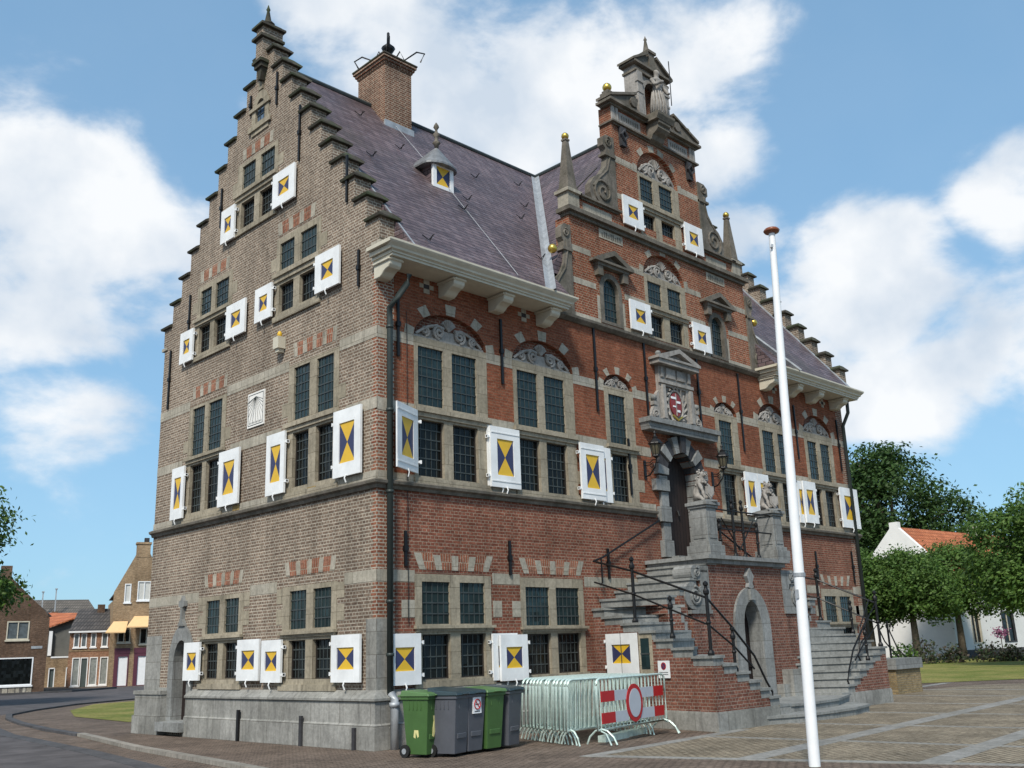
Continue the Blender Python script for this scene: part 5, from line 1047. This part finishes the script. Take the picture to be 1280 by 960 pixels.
for s in (-1, 1):
    mir = (lambda P: [(19.6-x if s > 0 else x, yr(s, y)) for x, y in P])
    body = MB(IDT)
    for i, P in SG.items():
        z = LEV[i]
        P = mir(P)
        body.k = 0; body.prism(P, .34 if i < 18 else -.1, z-.19)
        if i >= 5 or True:
            body.k = 1; pass
        m = MB(IDT); m.prism(grow(P, .004), z-.192, z-.05); m.prism(grow(P, .04), z-.0505, z); pb(m, 'step', ['tread'])
    pb(body, 'stair_wall', ['bstair', 'tread'])
    m = MB(IDT)
    base = mir([wl(-.02), wl(-3.62), (7.92, -3.62), (7.92, -2.2), (6.6, -2.2), (6.6, -.02)])
    m.prism(grow(base, .03), -.15, .33); m.prism(grow(base, .015), .33, .36); pb(m, 'plinth', 'bluep')
    # newel pier and pier with big volute
    m = MB(IDT); P = mir([(7.45, -1.72), (8.2, -1.72), (8.2, -1.1), (7.45, -1.1)]); m.prism(P, .3, 2.28); pb(m, 'pier', 'bstair')
    X = lambda x: 19.6-x if s > 0 else x
    m = MB(lambda u, v, w: (X(u), -w, v))
    m.box(7.38, 8.2, 2.281, 2.36, 1.15, 1.76)
    m.prism([(8.2, 2.36), (8.2, 3.36)] + arc(7.68, 3.2, .17, 70, 250, 10) + [(7.85, 3.02), (7.88, 2.9), (7.75, 2.82)] + arc(7.52, 2.68, .30, 75, 265, 12) + [(7.7, 2.361)], 1.2, 1.72)
    m.tube(spiral(7.60, 2.67, .22, pi/2, 2, 1.73, 24, -1), .035, 5); m.tube(spiral(7.72, 3.2, .12, pi/2, 1.5, 1.73, 14, -1), .025, 5)
    pb(m, 'volute', 'blue')
# central block with the cellar door
m = MB(FR); m.prism([(8.2, .3), (9.42, .3), (9.42, 1.95)] + arc(9.83, 1.95, .41, 180, 0, 12, .66)[1:] + [(10.24, .3), (11.45, .3), (11.45, 3.42), (8.2, 3.42)], 0.05, 1.7); pb(m, 'landing_block', 'bstair')
m = MB(IDT); m.box(8.12, 11.53, -1.78, -.02, 3.421, 3.52); m.box(8.04, 11.61, -1.88, -.02, 3.521, 3.61); m.box(9.0, 10.6, -.35, -.0, 3.611, 3.75); pb(m, 'landing_slab', 'blue')
m = MB(FR); m.prism(archpoly(9.425, 10.235, .3, 1.95, 2.6), 1.37, 1.6, [archpoly(9.44, 10.22, .302, 1.95, 2.58)]); m.prism([(9.05, .3), (10.61, .3), (10.61, 1.95)] + arc(9.83, 1.95, .78, 0, 180, 16, .95)[1:], 1.6, 1.76, [archpoly(9.44, 10.22, .302, 1.95, 2.58)])
m.prism([(9.83, 2.86), (9.95, 2.9), (9.9, 3.0), (9.99, 3.16), (9.83, 3.36), (9.67, 3.16), (9.76, 3.0), (9.71, 2.9)], 1.7, 1.8); m.box(9.74, 9.92, 2.6, 2.86, 1.76, 1.83)
cd = pb(m, 'cellar_doorway', 'blue')
m = MB(FR); m.prism(archpoly(9.40, 10.26, .3, 1.95, 2.62), 1.30, 1.36); m.box(9.46, 10.2, 1.05, 1.12, 1.36, 1.40)
pb(m, 'door', 'door')
m = MB(IDT); pb(m, 'x', 'bluep') if 0 else None
for q in ((8.25, 8.95, -1.9, -1.7, .2, .62), (10.7, 11.0, -1.9, -1.7, .2, .62), (11.0, 11.5, -2.0, -1.7, .2, .95), (8.2, 8.6, -2.0, -1.7, .2, .95)):
    m = MB(IDT); m.box(*q); pb(m, 'plinth_block', 'bluep')
st1 = [(6.95, -3.64), (7.9, -4.0), (8.9, -4.08), (10.0, -4.04), (11.15, -3.80), (11.6, -3.2), (11.7, -1.7), (7.0, -1.7)]
st2 = [(7.75, -3.28), (8.4, -3.48), (9.2, -3.56), (10.4, -3.45), (11.7, -3.0), (12.2, -2.8), (12.2, -1.7), (7.6, -1.7)]
for i, P in enumerate((st1, st2)):
    z0, z1 = (-.05, .17) if i == 0 else (.171, .33)
    m = MB(IDT); m.prism(grow(P, -.03), z0, z1-.05); m.prism(P, z1-.0505, z1); pb(m, 'step', ['tread'])
# pedestals
for cx in (8.58, 11.55):
    m = MB(IDT); y0, y1 = -1.68, -1.22; a = .21
    m.box(cx-a-.1, cx+a+.1, y0-.1, y1+.1, 3.611, 3.86); m.box(cx-a-.05, cx+a+.05, y0-.05, y1+.05, 3.861, 3.95); m.box(cx-a, cx+a, y0, y1, 3.951, 4.74)
    for dx0, dx1, dy0, dy1 in ((cx-a+.06, cx+a-.06, y0-.015, y0), (cx-a-.015, cx-a, y0+.06, y1-.06)):
        m.box(dx0, dx1, dy0, dy1, 4.02, 4.66)
    m.box(cx-a-.04, cx+a+.04, y0-.04, y1+.04, 4.741, 4.80); m.box(cx-a-.08, cx+a+.08, y0-.08, y1+.08, 4.801, 4.88); pb(m, 'pedestal', 'blue', bevel=.008)
# iron railings
def post(m, x, y, z0, z1, r=.032):
    m.tube([(x, y, z0), (x, y, z1)], r, 8); m.lathe([(r*1.8, 0), (r*1.9, .05), (r*1.2, .1)], (x, y, z0), 8); m.lathe([(r*1.2, -.16), (r*1.7, -.13), (r*1.7, -.08), (r*1.2, -.05), (r*.7, 0), (r*1.5, .03), (r*1.5, .07), (r*.3, .11)], (x, y, z1), 8)
    h = z1-z0; m.lathe([(r*1.05, 0), (r*1.6, .03), (r*1.05, .06)], (x, y, z0+h*.45), 8)
m = MB(IDT)
for x in (9.60, 10.02): post(m, x, -1.6, 3.61, 4.94)
for x in (9.0, 10.64): post(m, x, -1.6, 3.61, 4.42)
for z in (4.74, 4.28): m.tube([(8.8, -1.6, z), (11.35, -1.6, z)], .02, 6)
m.tube([(9.1, -1.6, 4.55), (9.8, -1.6, 3.8)], .018, 5); m.tube([(10.5, -1.6, 4.55), (9.8, -1.6, 3.8)], .018, 5)
pb(m, 'railing', 'iron')
for s in (-1, 1):
    X = lambda x: 19.6-x if s > 0 else x
    q = lambda x, y, z: (X(x), yr(s, y), z)
    m = MB(IDT)
    post(m, X(5.82), yr(s, -1.38), 2.1, 3.4, .036); post(m, X(5.62), yr(s, -2.48), 1.75, 2.5); post(m, X(5.42), yr(s, -3.52), 1.40, 2.72, .036); post(m, X(6.22), yr(s, -3.52), 1.07, 1.85)
    m.tube([q(8.62, -.12, 4.62), q(6.35, -.12, 3.62), q(6.0, -.14, 3.52), q(5.82, -1.38, 3.2), q(5.42, -3.52, 2.5), q(6.2, -3.52, 1.95), q(6.95, -3.52, 1.35), q(7.3, -3.52, .85), q(7.45, -3.55, .62), q(7.40, -3.58, .50)], .024, 6)
    m.tube([q(6.0, -.14, 3.05), q(5.82, -1.38, 2.7), q(5.42, -3.52, 1.98), q(6.25, -3.52, 1.55), q(6.9, -3.52, 1.1)], .02, 6)
    m.tube([q(6.3, -.06, 3.0), q(6.3, -.12, 3.05), q(6.3, -.12, 3.62)], .02, 6)
    m.ball(q(7.42, -3.56, .5), .055, 8)
    if s > 0:
        m.tube([q(6.1, -3.5, 1.7), q(6.5, -3.5, 1.5), q(6.7, -3.5, 1.2), q(6.5, -3.5, .95), q(6.1, -3.5, .9), q(5.8, -3.5, 1.05)], .02, 5)
        m.tube([q(5.5, -3.3, 2.6), q(6.3, -3.4, 1.9), q(6.7, -3.5, 1.2)], .018, 5)
    pb(m, 'railing', 'iron')
# small window with its shutter in the left stair wall
ang = atan2(WB[0]-WA[0], WB[1]-WA[1])
def SW(u, v, w):
    x, y = wl(-u); n = Vector((-1, .2)).normalized()
    return (x+n.x*w, y+n.y*w, v)
m = MB(SW); m.prism(rect(1.50, 1.92, 1.05, 1.87), -.1, .014, [rect(1.56, 1.83, 1.15, 1.78)]); sw = pb(m, 'window', 'stonej', label='small barred window low in the stair wall')
m = MB(SW); m.box(1.55, 1.84, 1.14, 1.79, -.05, .012); m.k = 1; m.box(1.55, 1.84, 1.45, 1.48, .012, .02); pb(m, 'pane', ['glass', 'lead'])
L = Vector((9.8, -1.7, 0))
T2 = lambda u, v, w: tuple(Vector(SW(u, v, w)) - L)
shutter(T2, per, .50, 1.50, 1.05, 1.9, pf=(.18, .80, .27, .73), w=.03, split=True, hs='a')
# ------------------------------------------------------------------ figures in stone
def skin(name, joints, edges, mt, parent=None, loc=(0, 0, 0), sub=2):
    """joints: list of (x,y,z,rx,ry)"""
    me = bpy.data.meshes.new(name); me.from_pydata([j[:3] for j in joints], edges, []); me.update()
    o = bpy.data.objects.new(name, me); S.collection.objects.link(o)
    md = o.modifiers.new('skin', 'SKIN'); md.use_smooth_shade = True
    sk = me.skin_vertices[0].data if me.skin_vertices else None
    if sk is None:
        bm = bmesh.new(); bm.from_mesh(me); bm.verts.layers.skin.verify(); bm.to_mesh(me); bm.free(); sk = me.skin_vertices[0].data
    for i, j in enumerate(joints): sk[i].radius = (j[3], j[4] if len(j) > 4 else j[3]); sk[i].use_root = (i == 0)
    sb = o.modifiers.new('sub', 'SUBSURF'); sb.levels = sub; sb.render_levels = sub
    dg = bpy.context.evaluated_depsgraph_get(); ev = o.evaluated_get(dg); nm = bpy.data.meshes.new_from_object(ev)
    o.modifiers.clear(); o.data = nm; nm.name = name; nm.materials.clear(); nm.materials.append(M[mt])
    if parent: o.parent = parent
    o.location = loc
    return o
def noisy(o, amp, f=1.0, seed=0):
    from mathutils import noise as nz
    for v in o.data.vertices: v.co += v.normal*amp*nz.noise(v.co*f+Vector((seed, seed, 0)))
def lion(x, y, z, rz, label):
    root = empty('lion_statue', (x, y, z), label, 'statue', 'stone lions guarding the stairs', rz)
    # sits upright, facing local -y, forepaws on a shield
    J = [(0, .12, .20, .13, .14), (0, .08, .36, .12, .13), (0, .0, .50, .135, .13), (0, -.04, .61, .10, .10),      # haunch, back, chest, neck
         (0, -.09, .69, .095, .085), (0, -.19, .665, .055, .05),                                                       # head, muzzle
         (.13, .02, .13, .085, .075), (.14, -.15, .10, .05, .05), (.13, -.18, .04, .045, .04), (.13, -.25, .035, .035, .03),          # hind leg R
         (-.13, .02, .13, .085, .075), (-.14, -.15, .10, .05, .05), (-.13, -.18, .04, .045, .04), (-.13, -.25, .035, .035, .03),
         (.12, -.08, .45, .055, .055), (.12, -.18, .33, .042, .042), (.07, -.25, .36, .04, .035),
         (-.12, -.08, .45, .055, .055), (-.11, -.16, .28, .042, .042), (-.10, -.22, .06, .038, .035),
         (0, .25, .08, .045, .045), (.12, .27, .05, .03, .03), (.2, .18, .12, .03, .03), (.2, .12, .25, .035, .035)]
    E = [(0, 1), (1, 2), (2, 3), (3, 4), (4, 5), (0, 6), (6, 7), (7, 8), (8, 9), (0, 10), (10, 11), (11, 12), (12, 13), (2, 14), (14, 15), (15, 16), (2, 17), (17, 18), (18, 19), (0, 20), (20, 21), (21, 22), (22, 23)]
    b = skin('body', J, E, 'carve', root, sub=2); noisy(b, .02, 14)
    m = MB(IDT)
    rnd = random.Random(5)
    for i in range(46):     # curls of the mane
        a = rnd.uniform(0, 2*pi); hh = rnd.uniform(-.22, .14); r = .125 if hh < .05 else .09
        cx_, cy_ = r*cos(a), -.03 + r*sin(a)
        if cy_ < -.09 and hh > -.08: continue
        m.ball((cx_, cy_, .63+hh), rnd.uniform(.028, .045), 6)
    m.ball((.07, -.06, .78), .03, 6); m.ball((-.07, -.06, .78), .03, 6)
    m.build('mane', 'carve', root, smooth=True)
    m = MB(IDT)
    for s in (-1, 1): m.ball((s*.04, -.165, .705), .016, 6); m.ball((s*.028, -.225, .645), .02, 6)
    m.ball((0, -.235, .675), .02, 6); m.box(-.03, .03, -.235, -.2, .615, .63); m.build('face', 'carve', root, smooth=True)
    m = MB(FR); m.prism([(-.12, .36), (.12, .36), (.12, .17), (0, .05), (-.12, .17)], .27, .31); m.prism([(-.09, .33), (.09, .33), (.09, .19), (0, .09), (-.09, .19)], .311, .325); m.build('shield', 'carve', root)
    MB(IDT).box(-.2, .2, -.32, .3, -.0, .04).build('base', 'blue', root)
    return root
lion(8.58, -1.45, 4.882, radians(-12), 'grey stone lion seated on the left pedestal in front of the dark door')
lion(11.55, -1.45, 4.882, radians(-25), 'grey stone lion seated on the right pedestal beside the iron railing')
# robed figure in the gable niche
fig = empty('niche_statue', (9.80, -.28, 16.205), 'weathered stone figure in a long robe standing high in the gable niche', 'statue')
J = [(0, 0, .72, .15, .12), (0, .0, .42, .19, .15), (0, 0, .10, .23, .18), (0, 0, .0, .24, .19), (0, .0, .95, .155, .11), (0, 0, 1.10, .12, .09), (0, -.01, 1.19, .055, .055), (0, -.02, 1.29, .085, .095), (0, -.02, 1.40, .06, .06),
     (.19, 0, 1.05, .065, .06), (.26, -.08, .82, .05, .05), (.20, -.2, .68, .04, .04), (.17, -.26, .70, .035, .03), (-.19, 0, 1.05, .065, .06), (-.24, -.1, .85, .05, .05), (-.10, -.2, .92, .04, .04), (-.04, -.22, .97, .035, .03)]
fig.scale = (1.12, 1.12, 1.1); b = skin('body', J, [(0, 1), (1, 2), (2, 3), (0, 4), (4, 5), (5, 6), (6, 7), (7, 8), (5, 9), (9, 10), (10, 11), (11, 12), (5, 13), (13, 14), (14, 15), (15, 16)], 'carve', fig); noisy(b, .03, 9)
m = MB(IDT)
for i in range(14):
    a = 2*pi*i/14; r = .2
    m.tube([(r*.85*cos(a), r*.62*sin(a), .72), (r*1.1*cos(a+.12), r*.85*sin(a+.12), .35), (r*1.2*cos(a), r*.95*sin(a), .02)], [.02, .03, .035], 5)
m.build('robe_folds', 'carve', fig, smooth=True)
m = MB(IDT); m.tube([(.17, -.28, .3), (.19, -.28, 1.25), (.19, -.28, 1.62)], .014, 5); m.build('staff', 'iron', fig)
# ------------------------------------------------------------------ wall lanterns
def lantern(x, label):
    r = empty('wall_lantern', (x, 0, 6.03), label, 'lantern', 'black lanterns beside the great door'); r.scale = (.86, .86, .86)
    m = MB(IDT); m.box(-.05, .05, -.03, 0, -.45, .1); m.tube([(0, -.03, -.38), (0, -.18, -.35), (0, -.38, -.15), (0, -.45, .05), (0, -.45, .16)], .022, 6)
    m.tube([(0, -.03, -.05), (0, -.2, -.06), (0, -.32, .0), (0, -.34, -.1), (0, -.26, -.14), (0, -.2, -.08)], .014, 5); m.tube([(0, -.45, .06), (0, -.32, .08), (0, -.2, .0), (0, -.03, .04)], .014, 5)
    m.build('bracket', 'iron', r)
    m = MB(IDT)
    def ring(z, a): return [(a*cos(pi/6+pi/3*i), -.45+a*sin(pi/6+pi/3*i), z) for i in range(6)]
    lo, hi = ring(.2, .11), ring(.52, .19)
    for p, q in zip(lo, hi): m.tube([p, q], .013, 4)
    for rr_ in (lo, hi): m.tube(rr_, .016, 4, close=True)
    m.lathe([(.13, .16), (.12, .2), (.03, .1)][::-1], (0, -.45, 0), 6)
    m.lathe([(.22, .52), (.21, .55), (.11, .66), (.07, .68), (.08, .72), (.04, .75), (.03, .82), (.05, .85), (.01, .92)], (0, -.45, 0), 6); fr = m.build('lantern_frame', 'iron', r)
    MB(IDT).lathe([(.09, .21), (.165, .515)], (0, -.45, 0), 6).build('lantern_glass', 'lglass', r)
    return r
lantern(8.32, 'black iron lantern on a wall bracket left of the arched door')
lantern(11.28, 'black iron lantern on a wall bracket right of the arched door')
# ------------------------------------------------------------------ street things
fp = empty('flagpole', (1.47, -7.73, 0), 'tall white flagpole with a brown knob standing bare on the square', 'flagpole')
m = MB(IDT); m.tube([(-.0, 0, -.1), (.025, -.025, 1.2), (.05, -.05, 2.53)], [.077, .076, .075], 20, cap=False); m.tube([(.05, -.05, 2.55), (.095, -.095, 5.1), (.155, -.155, 7.72)], [.073, .063, .048], 20, cap=False); m.build('pole', 'white', fp, smooth=True)
m = MB(IDT); m.tube([(.05, -.05, 2.50), (.05, -.05, 2.55)], .086, 16); m.box(-.05, -.03, -.06, -.02, 2.2, 2.32); m.tube([(.10, -.17, 7.5), (.07, -.17, 7.44)], .02, 6); m.build('collar', 'zinc', fp)
MB(IDT).lathe([(.05, 0), (.11, .02), (.125, .05), (.10, .08), (.03, .10)], (.155, -.155, 7.70), 16).build('knob', 'knob', fp, smooth=True)
def mkbin(body, lid, w=.48, d=.58, h=1.0):
    r = empty('wheelie_bin', (0, 0, 0), 'x', 'bin', 'wheelie bins lined up against the front wall')
    a, b = w/2-.06, w/2; c, e = d/2-.09, d/2-.02
    m = MB(IDT); m.add([(-a, -c, .05), (a, -c, .05), (a, c, .05), (-a, c, .05), (-b+.02, -e, h-.06), (b-.02, -e, h-.06), (b-.02, e, h-.06), (-b+.02, e, h-.06)], [(0, 3, 2, 1), (4, 5, 6, 7), (0, 1, 5, 4), (1, 2, 6, 5), (2, 3, 7, 6), (3, 0, 4, 7)])
    m.box(-b, b, -e-.02, e+.02, h-.10, h-.05)
    for x in (-.12, -.04, .04, .12):
        for s in (-1, 1): m.box(min(s*(b-.05), s*(b-.012)), max(s*(b-.05), s*(b-.012)), x-.007, x+.007, h-.26, h-.11)
    for x in (-.1, .1): m.box(x-.008, x+.008, -e+.005, -e+.04, h-.26, h-.11)
    m.box(-.13, .13, -c-.035, -c+.02, .28, .36)
    m.build('body', body, r, bevel=.02)
    m = MB(IDT); m.add([(-b-.02, -e-.05, h-.05), (b+.02, -e-.05, h-.05), (b+.02, e+.03, h-.05), (-b-.02, e+.03, h-.05), (-b-.01, -e-.03, h-.0), (b+.01, -e-.03, h-.0), (b, e, h+.05), (-b, e, h+.05), (-b+.06, -e+.06, h+.02), (b-.06, -e+.06, h+.02)],
                           [(0, 3, 2, 1), (0, 1, 5, 4), (1, 2, 6, 5), (2, 3, 7, 6), (3, 0, 4, 7), (4, 5, 9, 8), (8, 9, 6, 7), (4, 8, 7), (5, 6, 9)]); m.box(-.09, .09, -e-.075, -e-.04, h-.04, h-.015); m.build('lid', lid, r, bevel=.012)
    m = MB(IDT); m.tube([(-b+.05, e+.02, h-.05), (-b+.05, e+.10, h-.04), (b-.05, e+.10, h-.04), (b-.05, e+.02, h-.05)], .016, 6); m.build('handle', lid, r)
    for s in (-1, 1):
        m = MB(IDT); m.tube([(s*(b-.07), c+.02, .10), (s*(b-.01), c+.02, .10)], .10, 14); o = m.build('wheel', 'rubber', r, smooth=False)
        MB(IDT).tube([(s*(b-.009), c+.02, .10), (s*(b), c+.02, .10)], .045, 10).build('hub', 'zinc', o)
    return r
g1, g2_ = mkbin('bgreen', 'bgreenl'), mkbin('bgrey', 'bgreyl')
g1['group'] = g2_['group'] = 'wheelie bins lined up against the front wall'
def setbin(o, x, y, rz, label, sc=1): o.location = (x, y, 0); o.rotation_euler = (0, 0, radians(rz)); o['label'] = label; o.scale = (sc, sc, sc); return o
def sticker_man(par, x, y, face):
    m = MB(lambda u, v, w: (x+u, y-w, v) if face == 'f' else (x-w, y+u, v))
    m.prism([(-.05, .44), (-.03, .56), (-.055, .66), (-.02, .70), (.04, .69), (.05, .58), (.06, .48), (.035, .42), (.05, .32), (.01, .30), (0, .40), (-.035, .31), (-.06, .33)] or [(-.03, .48), (-.005, .6), (-.02, .66), (.02, .68), (.03, .6), (.035, .5), (.02, .44), (.03, .36), (.01, .35), (0, .43), (-.02, .37), (-.035, .38)], 0, .012); m.ball((0, .75, .006), .032, 6, (1, 1, .3)); m.ball((.03, .86, .006), .02, 6, (1, 1, .3))
    return m.build('sticker', 'decal', par)
b1 = setbin(g1, -.30, -1.68, 12, 'green wheelie bin with a pale figure sticker nearest the corner downpipe')
sticker_man(g1, -.185, 0, 's'); sticker_man(g1, 0, -.235, 'f')
b2 = setbin(g2_, -.02+.0, -2.02, 16, 'large grey wheelie bin with dark lid in front of the others')
b3 = setbin(copy_tree(g2_), .40, -1.94, 8, 'grey wheelie bin carrying the white no smoking notice')
m = MB(lambda u, v, w: (u, -w, v)); m.box(-.115, .1, .64, .90, .235, .272); m.k = 1; m.tube([(.078*cos(2*pi*i/20)-.005, .785+.078*sin(2*pi*i/20), .276) for i in range(20)], .010, 5, close=True); m.tube([(-.055, .84, .276), (.045, .73, .276)], .009, 5); m.k = 2; m.box(-.05, .035, .778, .792, .272, .277); m.tube([(.035, .79, .275), (.045, .81, .275)], .004, 4)
for i in range(6): m.box(-.08+i*.024, -.062+i*.024, .665, .68, .272, .275)
m.build('notice', ['white', 'red', 'iron'], b3)
ng = copy_tree(g1)
for ch in [c for c in ng.children if c.name.startswith('sticker')]: bpy.data.objects.remove(ch)
setbin(ng, .86, -1.92, 5, 'green wheelie bin squeezed between two grey bins')
setbin(copy_tree(g2_), 1.38, -1.84, 14, 'dark grey wheelie bin beside the stacked steel barriers', 1.0)
setbin(copy_tree(g2_), .62, -1.25, 10, 'grey wheelie bin half hidden behind the front row', 1.0)
# ------------------------------------------------------------------ crowd barriers
def barrier(red=False):
    L_, z0, z1 = 2.5, .26, 1.1
    r = empty('crowd_barrier', (0, 0, 0), 'x', 'barrier', 'steel crowd barriers stacked beside the stairs')
    m = MB(IDT); rr_ = .12
    pts = [(-L_/2, 0, z0), (-L_/2, 0, z1-rr_)] + [(-L_/2+rr_-rr_*cos(a), 0, z1-rr_+rr_*sin(a)) for a in (pi/6, pi/3, pi/2)] + [(L_/2-rr_+rr_*sin(a), 0, z1-rr_+rr_*cos(a)) for a in (0, pi/6, pi/3, pi/2)] + [(L_/2, 0, z0)]
    m.tube(pts, .021, 8, close=True); m.build('frame', 'galv', r, smooth=True)
    m = MB(IDT)
    for i in range(1, 20): x = -L_/2+L_*i/20; m.tube([(x, 0, z0), (x, 0, z1)], .009, 5, cap=False)
    m.build('bars', 'galv', r)
    for s in (-1, 1):
        m = MB(IDT); x = s*(L_/2-.12)
        fo = .30 if red else .20; m.tube([(x, -fo, .02), (x, -fo*.8, .14), (x, -fo*.4, .24), (x, 0, .27), (x, fo*.4, .24), (x, fo*.8, .14), (x, fo, .02)] , .017, 6)
        if red: m.tube([(x+.12*s, -.26, .02), (x+.08*s, -.14, .2), (x+.03*s, 0, .24)], .014, 6)
        m.build('foot', 'galv', r)
    if red:
        m = MB(FR); a = -1.12; cw = .43
        cols = [(-1.12, -.68, 1), (-.68, -.22, 0), (.24, .68, 0), (.68, .94, 2), (.80, 1.12, 1)]
        for z in (.44, .80):
            for u0, u1, k in ((-1.12, -.68, 1), (-.68, -.22, 0), (.22, .74, 0), (.74, 1.12, 1)):
                m.k = k; m.box(u0, u1, z-.09, z+.09, .012, .03)
        m.k = 1; m.prism([(.29*cos(2*pi*i/28), .64+.33*sin(2*pi*i/28)) for i in range(28)], .031, .045); m.k = 0; m.prism([(.21*cos(2*pi*i/28), .64+.25*sin(2*pi*i/28)) for i in range(28)], .0455, .052)
        m.build('warning_boards', ['refl', 'red'], r)
    return r
proto = barrier(); NB = 13
for i in range(NB):
    o = proto if i == 0 else copy_tree(proto)
    t = i/(NB-1); o.location = (3.72-.5*t+random.uniform(-.02, .02), -1.1-1.6*t, .0); o.rotation_euler = (radians(4), 0, radians(random.uniform(-.6, .6)+4))
    o['label'] = 'plain galvanised barrier, one of the identical ones packed in the stack'
proto['group'] = 'steel crowd barriers stacked beside the stairs'
rb = barrier(True); rb.location = (3.5, -3.05, 0); rb.rotation_euler = (0, 0, radians(9)); rb['label'] = 'front steel barrier with red and white boards and a round closed road sign'; del rb['group']
m = MB(IDT); m.box(-.45, .45, -.08, .08, 0, .11); kb = m.build('steel_channel', 'galv', None, (2.75, -2.85, 0)); kb.location = (3.3, -2.72, 0); kb.rotation_euler = (0, 0, radians(12))
kb.data.transform(Matrix.Translation((2.75, -2.85, 0)))
tag(kb, 'grey steel beam lying on the ground under the front barrier', 'beam', 'steel beams under the barriers')
kc = kb.copy(); S.collection.objects.link(kc); kc.location = (4.2, -2.45, 0); kc['label'] = 'grey steel beam lying under the right end of the barriers'
# no parking notice on the stair wall
def nS(u, v, w): return SW(u, v, w)
m = MB(SW); m.box(2.08, 2.42, .98, 1.32, .02, .035); m.k = 1; c0 = 2.25
m.prism([(c0+.075*cos(2*pi*i/20), 1.215+.075*sin(2*pi*i/20)) for i in range(20)], .035, .039); m.k = 2; m.prism([(c0+.055*cos(2*pi*i/20), 1.215+.055*sin(2*pi*i/20)) for i in range(20)], .039, .042); m.k = 1; m.prism([(c0-.05, 1.255), (c0-.04, 1.265), (c0+.05, 1.175), (c0+.04, 1.165)], .042, .044)
m.k = 3
for j in range(2):
    for i in range(10): m.box(2.12+i*.026, 2.137+i*.026, 1.085-j*.04, 1.10-j*.04, .035, .038)
ns = m.build('parking_sign', ['white', 'red', 'navy', 'iron'], None, SW(2.25, .98, .02)); tag(ns, 'small white notice with a round no parking symbol on the stair wall', 'sign')
